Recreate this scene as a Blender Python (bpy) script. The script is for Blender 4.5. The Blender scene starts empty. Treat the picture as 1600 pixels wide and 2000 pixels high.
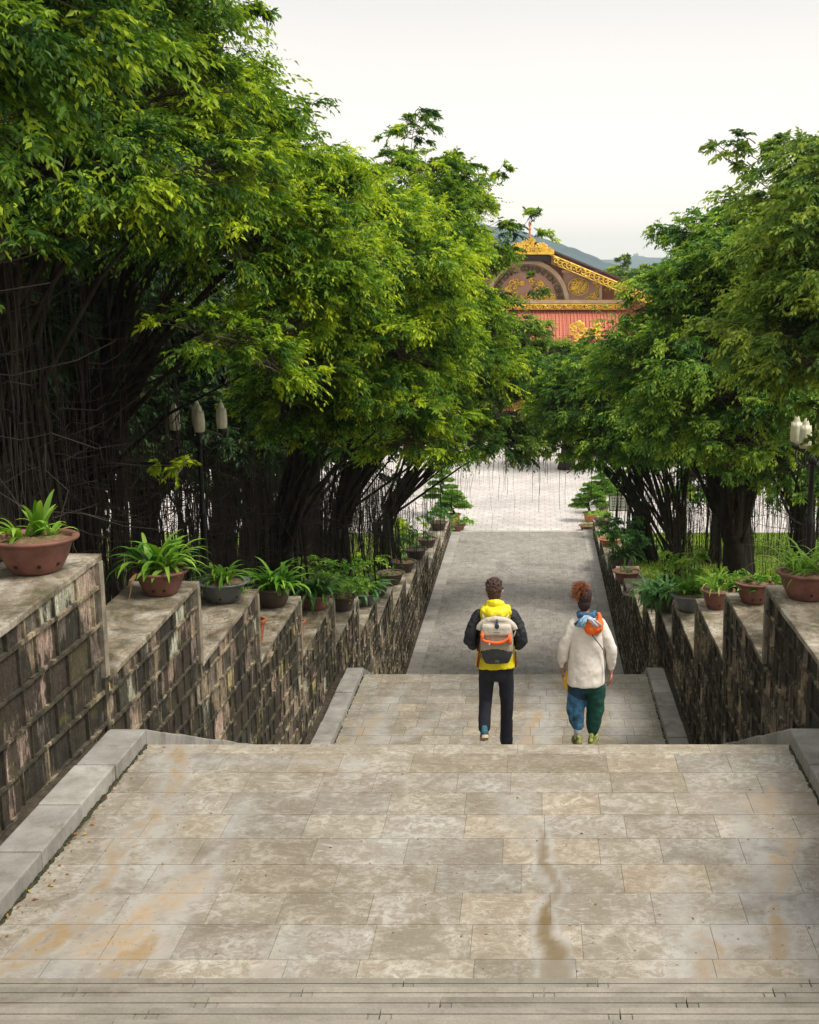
import bpy, bmesh, math, random
import numpy as np
from mathutils import Vector, Matrix

SC = bpy.context.scene
COL = SC.collection
R = math.radians

# ------------------------------------------------------------------ camera
CAMZ = 14.3                      # eye height over the plaza at the foot of the stairs
FPX, CX, CY = 2450.0, 1045.0, 1000.0   # focal length and principal point in photo pixels (1600 x 2000)
PITCH = R(10.8)
cam = bpy.data.cameras.new("camera")
cam.sensor_fit = 'AUTO'; cam.sensor_width = 36.0
cam.lens = FPX / 2000 * 36.0
cam.shift_x = -(CX - 800) / 2000.0
cam.clip_start = 0.1; cam.clip_end = 12000
camo = bpy.data.objects.new("camera", cam); COL.objects.link(camo)
camo.location = (0, 0, CAMZ); camo.rotation_euler = (R(90) - PITCH, 0, 0)
SC.camera = camo

# ------------------------------------------------------------------ world, sun, exposure
SUN_EL, SUN_ROT = R(60), R(112)       # sun high, from the right and a little ahead
world = bpy.data.worlds.new("World"); SC.world = world; world.use_nodes = True
wn = world.node_tree; wn.nodes.clear()
wo = wn.nodes.new('ShaderNodeOutputWorld'); wb = wn.nodes.new('ShaderNodeBackground')
sky = wn.nodes.new('ShaderNodeTexSky'); sky.sky_type = 'NISHITA'; sky.sun_disc = False
sky.sun_elevation = SUN_EL; sky.sun_rotation = SUN_ROT
sky.air_density = 1.0; sky.dust_density = 4.0; sky.ozone_density = 1.0
# a thin even overcast veil over the clear sky
tc = wn.nodes.new('ShaderNodeTexCoord'); nz = wn.nodes.new('ShaderNodeTexNoise')
nz.inputs['Scale'].default_value = 1.6; nz.inputs['Detail'].default_value = 5
rp = wn.nodes.new('ShaderNodeValToRGB')
rp.color_ramp.elements[0].position = .3; rp.color_ramp.elements[0].color = (7.2, 7.0, 6.8, 1)
rp.color_ramp.elements[1].position = .75; rp.color_ramp.elements[1].color = (7.8, 7.45, 7.1, 1)
mx = wn.nodes.new('ShaderNodeMixRGB'); mx.inputs[0].default_value = 0.93
wn.links.new(tc.outputs['Generated'], nz.inputs['Vector']); wn.links.new(nz.outputs['Fac'], rp.inputs[0])
wn.links.new(sky.outputs[0], mx.inputs[1]); wn.links.new(rp.outputs[0], mx.inputs[2])
# brighter band of haze light low over the horizon
sx = wn.nodes.new('ShaderNodeSeparateXYZ'); hr_ = wn.nodes.new('ShaderNodeValToRGB'); mm = wn.nodes.new('ShaderNodeMixRGB'); mm.blend_type = 'MULTIPLY'; mm.inputs[0].default_value = 1
hr_.color_ramp.elements[0].position = .0; hr_.color_ramp.elements[0].color = (1.72, 1.58, 1.46, 1)
hr_.color_ramp.elements[1].position = .20; hr_.color_ramp.elements[1].color = (1, 1, 1, 1)
wn.links.new(tc.outputs['Generated'], sx.inputs[0]); wn.links.new(sx.outputs[2], hr_.inputs[0])
wn.links.new(mx.outputs[0], mm.inputs[1]); wn.links.new(hr_.outputs[0], mm.inputs[2])
wn.links.new(mm.outputs[0], wb.inputs[0]); wb.inputs[1].default_value = 0.10
wn.links.new(wb.outputs[0], wo.inputs[0])
sl = bpy.data.lights.new("sun", 'SUN'); sl.energy = 2.9; sl.angle = R(22); sl.color = (1.0, .95, .86)
so = bpy.data.objects.new("sun", sl); COL.objects.link(so)
sdir = Vector((math.sin(SUN_ROT) * math.cos(SUN_EL), math.cos(SUN_ROT) * math.cos(SUN_EL), math.sin(SUN_EL)))
so.rotation_euler = sdir.to_track_quat('Z', 'Y').to_euler(); so.location = (30, 20, 60)
vs = SC.view_settings
vs.view_transform = 'Standard'; vs.look = 'None'; vs.exposure = 0.40; vs.gamma = 1.0; vs.use_curve_mapping = False
SC.cycles.max_bounces = 6; SC.cycles.transparent_max_bounces = 6; SC.cycles.volume_bounces = 1
SC.cycles.diffuse_bounces = 3; SC.cycles.glossy_bounces = 2; SC.cycles.transmission_bounces = 3
SC.cycles.sample_clamp_indirect = 4.0

# ------------------------------------------------------------------ helpers
def at(px, py, D):
    u = (px - CX) / FPX; v = (CY - py) / FPX
    d = Vector((u, math.cos(PITCH) + v * math.sin(PITCH), -math.sin(PITCH) + v * math.cos(PITCH)))
    return Vector((0, 0, CAMZ)) + d * (D / d.y)

def on_plane(px, py, z):
    u = (px - CX) / FPX; v = (CY - py) / FPX
    d = Vector((u, math.cos(PITCH) + v * math.sin(PITCH), -math.sin(PITCH) + v * math.cos(PITCH)))
    return Vector((0, 0, CAMZ)) + d * ((z - CAMZ) / d.z)

def tag(o, label=None, cat=None, group=None, kind=None):
    if label: o['label'] = label
    if cat: o['category'] = cat
    if group: o['group'] = group
    if kind: o['kind'] = kind
    return o

def empty(name, loc, label, cat, group=None, rz=0, sc=1.0):
    o = bpy.data.objects.new(name, None); COL.objects.link(o)
    o.location = loc; o.rotation_euler = (0, 0, rz); o.scale = (sc, sc, sc)
    o.empty_display_size = .2
    return tag(o, label, cat, group)

class MB:
    """collects vertices and faces, links them as one mesh object"""
    def __init__(s): s.v = []; s.f = []; s.m = []; s.n = 0; s.tint = []
    def add(s, V, F, m=0, tint=None):
        V = [tuple(p) for p in V]
        s.v += V; s.f += [tuple(i + s.n for i in f) for f in F]; s.m += [m] * len(F)
        s.tint += [tint if tint is not None else (.5, .5, .5, 1)] * len(V)
        s.n += len(V)
    def box(s, c, d, m=0, rz=0, tint=None, rx=0, ry=0):
        hx, hy, hz = d[0] / 2, d[1] / 2, d[2] / 2
        M = Matrix.Rotation(rz, 3, 'Z') @ Matrix.Rotation(ry, 3, 'Y') @ Matrix.Rotation(rx, 3, 'X')
        V = [M @ Vector((x * hx, y * hy, z * hz)) + Vector(c) for x in (-1, 1) for y in (-1, 1) for z in (-1, 1)]
        s.add(V, [(0, 1, 3, 2), (4, 6, 7, 5), (0, 4, 5, 1), (2, 3, 7, 6), (0, 2, 6, 4), (1, 5, 7, 3)], m, tint)
    def tube(s, pts, rad, n=6, m=0, cap=True, ell=1.0):
        pts = [Vector(p) for p in pts]
        if not hasattr(rad, '__len__'): rad = [rad] * len(pts)
        V = []; F = []
        prev = None
        for i, p in enumerate(pts):
            t = (pts[min(i + 1, len(pts) - 1)] - pts[max(i - 1, 0)])
            if t.length < 1e-9: t = Vector((0, 0, 1))
            t.normalize()
            if prev is None:
                a = t.cross(Vector((0, 0, 1)) if abs(t.z) < .9 else Vector((1, 0, 0))).normalized()
            else:
                a = (prev - t * prev.dot(t)); a = a.normalized() if a.length > 1e-6 else t.orthogonal().normalized()
            prev = a; b = t.cross(a)
            for k in range(n):
                w = 2 * math.pi * k / n
                V.append(p + (a * math.cos(w) + b * math.sin(w) * ell) * rad[i])
        for i in range(len(pts) - 1):
            for k in range(n):
                F.append((i * n + k, i * n + (k + 1) % n, (i + 1) * n + (k + 1) % n, (i + 1) * n + k))
        if cap:
            F.append(tuple(range(n - 1, -1, -1))); F.append(tuple((len(pts) - 1) * n + k for k in range(n)))
        s.add(V, F, m)
    def lathe(s, prof, n=28, c=(0, 0, 0), m=0, closed=False, jit=0.0):
        V = []; F = []
        for i, (r, z) in enumerate(prof):
            for k in range(n):
                w = 2 * math.pi * k / n
                rr = r * (1 + (random.uniform(-jit, jit) if jit else 0))
                V.append((c[0] + rr * math.cos(w), c[1] + rr * math.sin(w), c[2] + z))
        for i in range(len(prof) - 1):
            for k in range(n):
                F.append((i * n + k, i * n + (k + 1) % n, (i + 1) * n + (k + 1) % n, (i + 1) * n + k))
        if closed:
            F.append(tuple(range(n - 1, -1, -1))); F.append(tuple((len(prof) - 1) * n + k for k in range(n)))
        s.add(V, F, m)
    def poly(s, pts, th, axis=Vector((0, 1, 0)), m=0):
        """flat outline given thickness th along axis"""
        n = len(pts); P = [Vector(p) for p in pts]
        V = P + [p + axis * th for p in P]
        F = [tuple(range(n)), tuple(range(2 * n - 1, n - 1, -1))] + [((k + 1) % n, k, n + k, n + (k + 1) % n) for k in range(n)]
        s.add(V, F, m)
    def ball(s, c, r, m=0, nu=10, nv=7, jit=0):
        V = []; F = []
        rx, ry, rz = r if hasattr(r, '__len__') else (r, r, r)
        for i in range(nv + 1):
            t = math.pi * i / nv
            for k in range(nu):
                w = 2 * math.pi * k / nu; q = 1 + (random.uniform(-jit, jit) if jit else 0)
                V.append((c[0] + rx * q * math.sin(t) * math.cos(w), c[1] + ry * q * math.sin(t) * math.sin(w), c[2] + rz * q * math.cos(t)))
        for i in range(nv):
            for k in range(nu):
                F.append((i * nu + (k + 1) % nu, i * nu + k, (i + 1) * nu + k, (i + 1) * nu + (k + 1) % nu))
        s.add(V, F, m)
    def build(s, name, mats, parent=None, smooth=False, bevel=0.0, tint=False, fixn=True, weld=False):
        me = bpy.data.meshes.new(name); me.from_pydata(s.v, [], s.f)
        if not isinstance(mats, (list, tuple)): mats = [mats]
        for m in mats: me.materials.append(m)
        me.polygons.foreach_set('material_index', s.m)
        if smooth: me.polygons.foreach_set('use_smooth', [True] * len(me.polygons))
        if tint:
            a = me.color_attributes.new('tint', 'FLOAT_COLOR', 'POINT')
            a.data.foreach_set('color', np.array(s.tint, dtype=np.float32).ravel())
        if fixn or weld:
            bm = bmesh.new(); bm.from_mesh(me)
            if weld: bmesh.ops.remove_doubles(bm, verts=bm.verts, dist=1e-5)
            bmesh.ops.recalc_face_normals(bm, faces=bm.faces); bm.to_mesh(me); bm.free()
        me.update()
        o = bpy.data.objects.new(name, me); COL.objects.link(o)
        if parent: o.parent = parent
        if bevel:
            b = o.modifiers.new('bevel', 'BEVEL'); b.width = bevel; b.segments = 2; b.limit_method = 'ANGLE'
        return o

def quads_obj(name, V, F, mat, parent=None, attr=None, smooth=False):
    """V (n,3), F (m,4) numpy -> mesh object; attr (n,4) colour per vertex"""
    me = bpy.data.meshes.new(name)
    me.vertices.add(len(V)); me.vertices.foreach_set('co', np.asarray(V, dtype=np.float32).ravel())
    m = len(F); me.loops.add(m * 4); me.polygons.add(m)
    me.loops.foreach_set('vertex_index', np.asarray(F, dtype=np.int32).ravel())
    me.polygons.foreach_set('loop_start', np.arange(0, m * 4, 4, dtype=np.int32))
    me.polygons.foreach_set('use_smooth', np.full(m, bool(smooth)))
    me.materials.append(mat)
    if attr is not None:
        a = me.color_attributes.new('tint', 'FLOAT_COLOR', 'POINT')
        a.data.foreach_set('color', np.asarray(attr, dtype=np.float32).ravel())
    me.update(calc_edges=True)
    o = bpy.data.objects.new(name, me); COL.objects.link(o)
    if parent: o.parent = parent
    return o

def vnoise(x, y, seed=0):
    x = np.asarray(x, float); y = np.asarray(y, float)
    xi = np.floor(x).astype(np.int64); yi = np.floor(y).astype(np.int64); fx = x - xi; fy = y - yi
    fx = fx * fx * (3 - 2 * fx); fy = fy * fy * (3 - 2 * fy)
    def h(a, b):
        n = (a * 374761393 + b * 668265263 + seed * 974634777) & 0xffffffff
        n = ((n ^ (n >> 13)) * 1274126177) & 0xffffffff
        return ((n ^ (n >> 16)) & 0xffff) / 65535.0
    return (h(xi, yi) * (1 - fx) + h(xi + 1, yi) * fx) * (1 - fy) + (h(xi, yi + 1) * (1 - fx) + h(xi + 1, yi + 1) * fx) * fy
def fbm(x, y, seed=0, o=4):
    s = 0; a = .5; t = 0
    for k in range(o):
        s = s + a * vnoise(np.asarray(x) * 2 ** k, np.asarray(y) * 2 ** k, seed + k); t += a; a *= .55
    return s / t

# ------------------------------------------------------------------ material kit
class NT:
    def __init__(s, name):
        s.mat = bpy.data.materials.new(name); s.mat.use_nodes = True
        s.t = s.mat.node_tree; s.b = s.t.nodes['Principled BSDF']; s.out = s.t.nodes['Material Output']
        s.co = None
    def n(s, typ, **kw):
        nd = s.t.nodes.new(typ)
        for k, v in kw.items():
            if k in nd.inputs.keys() if hasattr(nd.inputs, 'keys') else False: nd.inputs[k].default_value = v
            else: setattr(nd, k, v)
        return nd
    def l(s, a, b): s.t.links.new(a, b)
    def pos(s, scale=(1, 1, 1), rot=(0, 0, 0), obj=False):
        if obj: src = s.n('ShaderNodeTexCoord').outputs['Object']
        else: src = s.n('ShaderNodeNewGeometry').outputs['Position']
        m = s.n('ShaderNodeMapping'); m.inputs['Scale'].default_value = scale; m.inputs['Rotation'].default_value = rot
        s.l(src, m.inputs[0]); return m.outputs[0]
    def noise(s, scale, detail=4, rough=.55, vec=None, dist=0):
        nd = s.n('ShaderNodeTexNoise'); nd.inputs['Scale'].default_value = scale; nd.inputs['Detail'].default_value = detail
        nd.inputs['Roughness'].default_value = rough; nd.inputs['Distortion'].default_value = dist
        s.l(vec if vec is not None else s.pos(), nd.inputs['Vector']); return nd.outputs['Fac']
    def ramp(s, fac, stops):
        r = s.n('ShaderNodeValToRGB'); e = r.color_ramp.elements
        while len(e) < len(stops): e.new(.5)
        for k, (p, c) in enumerate(stops):
            e[k].position = p
            e[k].color = (c, c, c, 1) if not hasattr(c, '__len__') else (*c[:3], 1)
        s.l(fac, r.inputs[0]); return r.outputs[0]
    def mix(s, f, a, b, mode='MIX'):
        m = s.n('ShaderNodeMixRGB'); m.blend_type = mode
        for sock, val in ((m.inputs[0], f), (m.inputs[1], a), (m.inputs[2], b)):
            if isinstance(val, bpy.types.NodeSocket): s.l(val, sock)
            elif hasattr(val, '__len__'): sock.default_value = (*val[:3], 1)
            elif sock == m.inputs[0]: sock.default_value = val
            else: sock.default_value = (val, val, val, 1)
        return m.outputs[0]
    def math(s, op, a, b=None):
        m = s.n('ShaderNodeMath'); m.operation = op
        for sock, val in ((m.inputs[0], a), (m.inputs[1], b)):
            if val is None: continue
            if isinstance(val, bpy.types.NodeSocket): s.l(val, sock)
            else: sock.default_value = val
        return m.outputs[0]
    def attr(s, name='tint'):
        a = s.n('ShaderNodeAttribute'); a.attribute_name = name; return a
    def col(s, c):
        if isinstance(c, bpy.types.NodeSocket): s.l(c, s.b.inputs['Base Color'])
        else: s.b.inputs['Base Color'].default_value = (*c[:3], 1)
    def rough(s, v):
        if isinstance(v, bpy.types.NodeSocket): s.l(v, s.b.inputs['Roughness'])
        else: s.b.inputs['Roughness'].default_value = v
    def bump(s, h, strength=.4, dist=.01):
        b = s.n('ShaderNodeBump'); b.inputs['Strength'].default_value = strength; b.inputs['Distance'].default_value = dist
        s.l(h, b.inputs['Height']); s.l(b.outputs[0], s.b.inputs['Normal'])

def simple(name, c, rough=.6, var=.25, scale=8, metallic=0, bump=.2, bd=.005, obj=False, spec=.5):
    m = NT(name); p = m.pos(obj=obj)
    n = m.noise(scale, 5, .6, p)
    lo = [x * (1 - var) for x in c]; hi = [min(1, x * (1 + var)) for x in c]
    m.col(m.ramp(n, [(.3, lo), (.7, hi)])); m.rough(rough); m.b.inputs['Metallic'].default_value = metallic
    m.b.inputs['Specular IOR Level'].default_value = spec
    if bump: m.bump(m.noise(scale * 4, 4, .6, p), bump, bd)
    return m.mat

def paving_mat():
    m = NT('paving slab'); a = m.attr('tint'); st = m.attr('stain')
    sep = m.n('ShaderNodeSeparateColor'); m.l(a.outputs['Color'], sep.inputs[0])
    n1 = m.noise(2.2, 8, .65, dist=.6); n2 = m.noise(9, 7, .7, dist=1.2); n3 = m.noise(70, 3, .6)
    base = m.ramp(n1, [(.36, (.235, .205, .158)), (.46, (.31, .275, .22)), (.54, (.38, .345, .285)), (.64, (.46, .43, .375))])
    base = m.mix(m.ramp(n2, [(.42, 0), (.56, .75)]), base, (.235, .195, .140))
    # pale worn blotches and scuffs
    n4 = m.noise(5.0, 9, .75, m.pos((1, 2.2, 1), (0, 0, .5)), dist=2.0)
    base = m.mix(m.ramp(n4, [(.53, 0), (.62, .75)]), base, (.43, .40, .345))
    base = m.mix(.42, base, m.mix(1, base, m.ramp(sep.outputs[0], [(0, .62), (.5, .98), (1, 1.25)]), 'MULTIPLY'))
    hue = m.ramp(sep.outputs[1], [(0, (1.0, .95, .88)), (.5, (1, 1, 1)), (1, (.95, .98, 1.03))])
    base = m.mix(1, base, hue, 'MULTIPLY')
    base = m.mix(.3, base, m.mix(1, base, m.ramp(n3, [(.3, .6), (.7, 1.3)]), 'MULTIPLY'))
    sc = m.mix(.35, st.outputs['Color'], m.mix(1, st.outputs['Color'], m.ramp(n2, [(.3, .6), (.7, 1.3)]), 'MULTIPLY'))
    base = m.mix(st.outputs['Alpha'], base, sc)
    spk = m.noise(30, 2, .5); base = m.mix(m.ramp(spk, [(.70, 0), (.73, .7)]), base, (.10, .08, .06))
    m.col(base); m.rough(m.ramp(n1, [(.3, .55), (.7, .8)]))
    h = m.mix(.5, n2, n3); m.bump(h, .35, .006)
    return m.mat

M = {}
M['paving'] = paving_mat()
M['joint'] = simple('joint mortar', (.17, .145, .10), .9, .35, 12)

def curb_mat(name='curb stone', c0=(.22, .21, .185), c1=(.40, .385, .35)):
    m = NT(name); a = m.attr('tint'); n1 = m.noise(3, 7, .65); n2 = m.noise(60, 4, .7)
    base = m.ramp(n1, [(.3, c0), (.68, c1)])
    base = m.mix(.4, base, m.mix(1, base, m.ramp(n2, [(.3, .6), (.7, 1.35)]), 'MULTIPLY'))
    base = m.mix(.6, base, m.mix(1, base, m.ramp(a.outputs['Fac'], [(0, .7), (1, 1.3)]), 'MULTIPLY'))
    n3 = m.noise(1.6, 6, .7, dist=1.5); base = m.mix(m.ramp(n3, [(.56, 0), (.68, .6)]), base, (.14, .115, .08))
    m.col(base); m.rough(.8); m.bump(n2, .3, .004); return m.mat
M['curb'] = curb_mat()
M['edge'] = curb_mat('edge stone', (.26, .24, .205), (.38, .36, .32))
M['tread'] = curb_mat('tread stone', (.20, .18, .145), (.29, .265, .22))
M['riser'] = curb_mat('riser stone', (.20, .18, .15), (.30, .27, .23))

def algae(m, vs_):
    """black algae: broad colonies broken into vertical runs; shared by stones and mortar"""
    s1 = m.noise(1.0, 7, .7, vs_, .5); g = m.noise(.75, 6, .62, dist=.9)
    return s1, m.math('ADD', m.math('MULTIPLY', g, 1.15), m.math('MULTIPLY', s1, .85))
def wall_mat():
    m = NT('wall stone'); a = m.attr('tint')
    vs_ = m.pos((6, 6, 1.0)); s1, blk = algae(m, vs_); s2 = m.noise(3.3, 6, .75, vs_, .4)
    f = m.noise(38, 5, .75); mid = m.noise(6, 7, .7, dist=1.2)
    base = a.outputs['Color']
    base = m.mix(.8, base, m.mix(1, base, m.ramp(s2, [(.38, .45), (.5, .95), (.62, 1.5)]), 'MULTIPLY'))
    base = m.mix(.7, base, m.mix(1, base, m.ramp(mid, [(.38, .55), (.6, 1.35)]), 'MULTIPLY'))
    base = m.mix(m.ramp(s1, [(.53, 0), (.61, .6)]), base, (.44, .37, .26))
    base = m.mix(m.ramp(blk, [(.93, 0), (.97, .55), (1.0, .88)]), base, (.020, .019, .015))
    base = m.mix(m.ramp(m.noise(1.9, 7, .7, dist=1), [(.56, 0), (.66, .6)]), base, (.12, .11, .03))
    base = m.mix(.55, base, m.mix(1, base, m.ramp(f, [(.36, .35), (.62, 1.6)]), 'MULTIPLY'))
    m.col(base); m.rough(.88); m.b.inputs['Specular IOR Level'].default_value = .2; m.bump(m.mix(.5, s2, f), .8, .02); return m.mat
M['wall'] = wall_mat()
def mortar_mat():
    m = NT('raised mortar'); vs_ = m.pos((6, 6, 1.0)); s1, blk = algae(m, vs_); s2 = m.noise(3.4, 7, .75)
    base = m.ramp(s2, [(.34, (.06, .052, .038)), (.46, (.15, .125, .088)), (.55, (.29, .24, .16)), (.64, (.45, .375, .24))])
    base = m.mix(m.ramp(blk, [(.93, 0), (1.0, .8)]), base, (.024, .024, .018))
    m.col(base); m.rough(.9); m.b.inputs['Specular IOR Level'].default_value = .2; m.bump(m.noise(30, 4, .7), .8, .015); return m.mat
M['mortar'] = mortar_mat()
def cap_mat():
    m = NT('wall cap concrete'); n1 = m.noise(1.3, 8, .68, dist=.7); n2 = m.noise(9, 6, .7, dist=1); n3 = m.noise(50, 3, .6)
    base = m.ramp(n1, [(.38, (.07, .06, .04)), (.45, (.16, .14, .10)), (.53, (.30, .26, .205)), (.63, (.46, .42, .35))])
    base = m.mix(m.ramp(n2, [(.50, 0), (.60, .7)]), base, (.22, .15, .07))
    base = m.mix(m.ramp(m.noise(2.3, 6, .7), [(.53, 0), (.63, .8)]), base, (.085, .08, .03))
    base = m.mix(.4, base, m.mix(1, base, m.ramp(n3, [(.3, .5), (.7, 1.5)]), 'MULTIPLY'))
    m.col(base); m.rough(.9); m.bump(m.mix(.5, n2, n3), .6, .01); return m.mat
M['cap'] = cap_mat()
M['corner'] = simple('corner pilaster render', (.24, .205, .15), .9, .45, 5, bump=.5, bd=.01)

def bark_mat():
    m = NT('fig bark'); v = m.pos((9, 9, 1.2)); n = m.noise(1, 6, .7, v); n2 = m.noise(3, 4, .6)
    m.col(m.mix(m.ramp(n2, [(.5, 0), (.7, .6)]), m.ramp(n, [(.35, (.016, .013, .010)), (.6, (.038, .031, .024)), (.75, (.085, .07, .052))]), (.045, .05, .03)))
    m.rough(.95); m.b.inputs['Specular IOR Level'].default_value = .15; m.bump(n, .8, .03); return m.mat
M['bark'] = bark_mat()
M['root'] = simple('aerial root bark', (.040, .030, .023), .9, .5, 2.0, bump=0)
M['twig'] = simple('twig bark', (.085, .065, .045), .9, .4, 3.0, bump=0)

def leaf_mat(name, dark, mid, young_lit, trans=.40, rough=.5):
    m = NT(name); a = m.attr('tint'); sep = m.n('ShaderNodeSeparateColor'); m.l(a.outputs['Color'], sep.inputs[0])
    c = m.ramp(sep.outputs[0], [(0, dark), (.55, mid), (1, young_lit)])
    c = m.mix(.5, c, m.mix(1, c, m.ramp(sep.outputs[1], [(0, .6), (1, 1.4)]), 'MULTIPLY'))
    m.col(c); m.rough(rough); m.b.inputs['Specular IOR Level'].default_value = .2
    tr = m.n('ShaderNodeBsdfTranslucent'); m.l(m.mix(1, c, (1.5, 1.5, .55), 'MULTIPLY'), tr.inputs[0])
    ms = m.n('ShaderNodeMixShader'); ms.inputs[0].default_value = trans
    m.l(m.b.outputs[0], ms.inputs[1]); m.l(tr.outputs[0], ms.inputs[2]); m.l(ms.outputs[0], m.out.inputs[0])
    return m.mat
M['leaf_gold'] = leaf_mat('fig leaf yellow green', (.025, .085, .014), (.15, .28, .024), (.47, .58, .03))
M['leaf_mid'] = leaf_mat('fig leaf green', (.02, .065, .016), (.10, .205, .026), (.42, .54, .03))
M['leaf_deep'] = leaf_mat('fig leaf deep green', (.028, .095, .024), (.115, .245, .04), (.36, .50, .06))
M['leaf_grey'] = leaf_mat('grey green leaf', (.035, .095, .025), (.14, .24, .045), (.36, .46, .07))
M['leaf_dark'] = leaf_mat('shade darkened leaf', (.012, .035, .012), (.03, .07, .018), (.07, .12, .03), .25)  # under-canopy shade put into a darker leaf colour
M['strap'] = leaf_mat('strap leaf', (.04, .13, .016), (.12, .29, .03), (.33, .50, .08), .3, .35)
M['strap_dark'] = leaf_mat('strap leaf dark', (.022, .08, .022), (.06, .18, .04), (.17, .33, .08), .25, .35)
M['terracotta'] = simple('terracotta', (.20, .085, .062), .7, .35, 6, bump=.3, bd=.004, obj=True)
M['terracotta_bright'] = simple('orange terracotta', (.40, .13, .05), .7, .3, 6, bump=.3, bd=.004, obj=True)
M['brownglaze'] = simple('dark brown clay', (.075, .05, .038), .55, .4, 6, bump=.3, bd=.004, obj=True)
M['greyglaze'] = simple('grey glazed clay', (.12, .13, .135), .38, .3, 5, bump=.2, bd=.003, obj=True)
M['soil'] = simple('dry potting soil', (.20, .13, .065), .95, .5, 18, bump=.8, bd=.02, obj=True)
M['straw'] = simple('dead leaf litter', (.30, .19, .09), .9, .5, 4, bump=0)
M['blackmetal'] = simple('black painted metal', (.010, .011, .012), .45, .2, 10, bump=.1)
M['lampglass'] = simple('lotus lamp shade', (.66, .64, .45), .4, .15, 5, bump=.1)
def lawn_mat():
    m = NT('lawn'); n = m.noise(.35, 6, .6); n2 = m.noise(6, 6, .7); n3 = m.noise(.22, 5, .6, dist=.5)
    g = m.ramp(n2, [(.3, (.07, .11, .015)), (.55, (.15, .21, .022)), (.75, (.24, .29, .035))])
    d = m.ramp(n2, [(.3, (.05, .036, .022)), (.6, (.12, .085, .05)), (.8, (.20, .15, .085))])
    y = m.n('ShaderNodeSeparateXYZ'); m.l(m.pos(), y.inputs[0])
    # bare earth on the shaded upper bank, grass towards the foot of the slope
    k = m.math('ADD', m.math('MULTIPLY', y.outputs[1], 1 / 70), m.math('MULTIPLY', n3, .9))
    m.col(m.mix(m.ramp(k, [(.93, 0), (1.06, 1)]), d, g)); m.rough(.95); m.bump(n2, .7, .05); return m.mat
M['lawn'] = lawn_mat()
def plaza_mat():
    m = NT('plaza paving'); b = m.n('ShaderNodeTexBrick')
    b.inputs['Scale'].default_value = 1; b.inputs['Brick Width'].default_value = .62; b.inputs['Row Height'].default_value = .62
    b.inputs['Mortar Size'].default_value = .022; b.inputs['Mortar Smooth'].default_value = .1; b.inputs['Bias'].default_value = 0
    b.inputs['Color1'].default_value = (.50, .465, .435, 1); b.inputs['Color2'].default_value = (.58, .545, .515, 1); b.inputs['Mortar'].default_value = (.34, .30, .28, 1)
    m.l(m.pos(), b.inputs['Vector'])
    n = m.noise(.25, 6, .7); n2 = m.noise(3, 6, .7)
    c = m.mix(.7, b.outputs[0], m.mix(1, b.outputs[0], m.ramp(n, [(.38, .75), (.6, 1.12)]), 'MULTIPLY'))
    c = m.mix(.5, c, m.mix(1, c, m.ramp(n2, [(.3, .75), (.7, 1.2)]), 'MULTIPLY'))
    m.col(c); m.rough(.7); return m.mat
M['plaza'] = plaza_mat()
def path_mat():
    m = NT('lower path paving'); b = m.n('ShaderNodeTexBrick')
    b.inputs['Scale'].default_value = 1; b.inputs['Brick Width'].default_value = .62; b.inputs['Row Height'].default_value = .5
    b.inputs['Mortar Size'].default_value = .014; b.inputs['Mortar Smooth'].default_value = .2
    b.inputs['Color1'].default_value = (.215, .20, .17, 1); b.inputs['Color2'].default_value = (.27, .25, .215, 1); b.inputs['Mortar'].default_value = (.16, .145, .12, 1)
    m.l(m.pos(), b.inputs['Vector'])
    n = m.noise(.45, 7, .7, dist=.8); n2 = m.noise(4, 8, .75, m.pos((1, .6, 1)), 1); n3 = m.noise(40, 3)
    c = m.mix(.9, b.outputs[0], m.mix(1, b.outputs[0], m.ramp(n, [(.3, .62), (.7, 1.4)]), 'MULTIPLY'))
    c = m.mix(m.ramp(n2, [(.50, 0), (.60, .6)]), c, (.36, .335, .29))
    c = m.mix(m.ramp(n2, [(.38, .6), (.46, 0)]), c, (.13, .11, .08))
    c = m.mix(.3, c, m.mix(1, c, m.ramp(n3, [(.3, .6), (.7, 1.3)]), 'MULTIPLY'))
    m.col(c); m.rough(.75); m.bump(n3, .3, .006); return m.mat
M['path'] = path_mat()
# ================================================================== stairs and paving
XL, XR = -4.15, 2.72
RUN, RISE = .36, .1533
H1, H2, H3 = 4.95, 9.55, 14.15
D0, D1 = 7.93, 12.70
D2, D3 = 23.5, 29.1
D4, D5 = 39.9, 68.2
def Z(h): return CAMZ - h
def stair_h(D):
    if D < D0: return H1 - (D0 - D) / RUN * RISE
    if D < D1: return H1
    if D < D2: return H1 + (D - D1) / RUN * RISE
    if D < D3: return H2
    if D < D4: return H2 + (D - D3) / RUN * RISE
    return H3

def seg_dist(X, Y, pts, wid):
    """distance to a polyline minus a width that varies along it, normalised by the width"""
    best = np.full(X.shape, 1e9); side = np.zeros(X.shape)
    for (a, b, wa, wb_) in zip(pts[:-1], pts[1:], wid[:-1], wid[1:]):
        ax, ay = a; bx, by = b; dx, dy = bx - ax, by - ay; L = dx * dx + dy * dy + 1e-9
        t = np.clip(((X - ax) * dx + (Y - ay) * dy) / L, 0, 1)
        d = np.hypot(X - ax - t * dx, Y - ay - t * dy) - (wa + (wb_ - wa) * t)
        side = np.where(d < best, (X - ax) * dy - (Y - ay) * dx, side)
        best = np.minimum(best, d)
    return best, side

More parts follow.
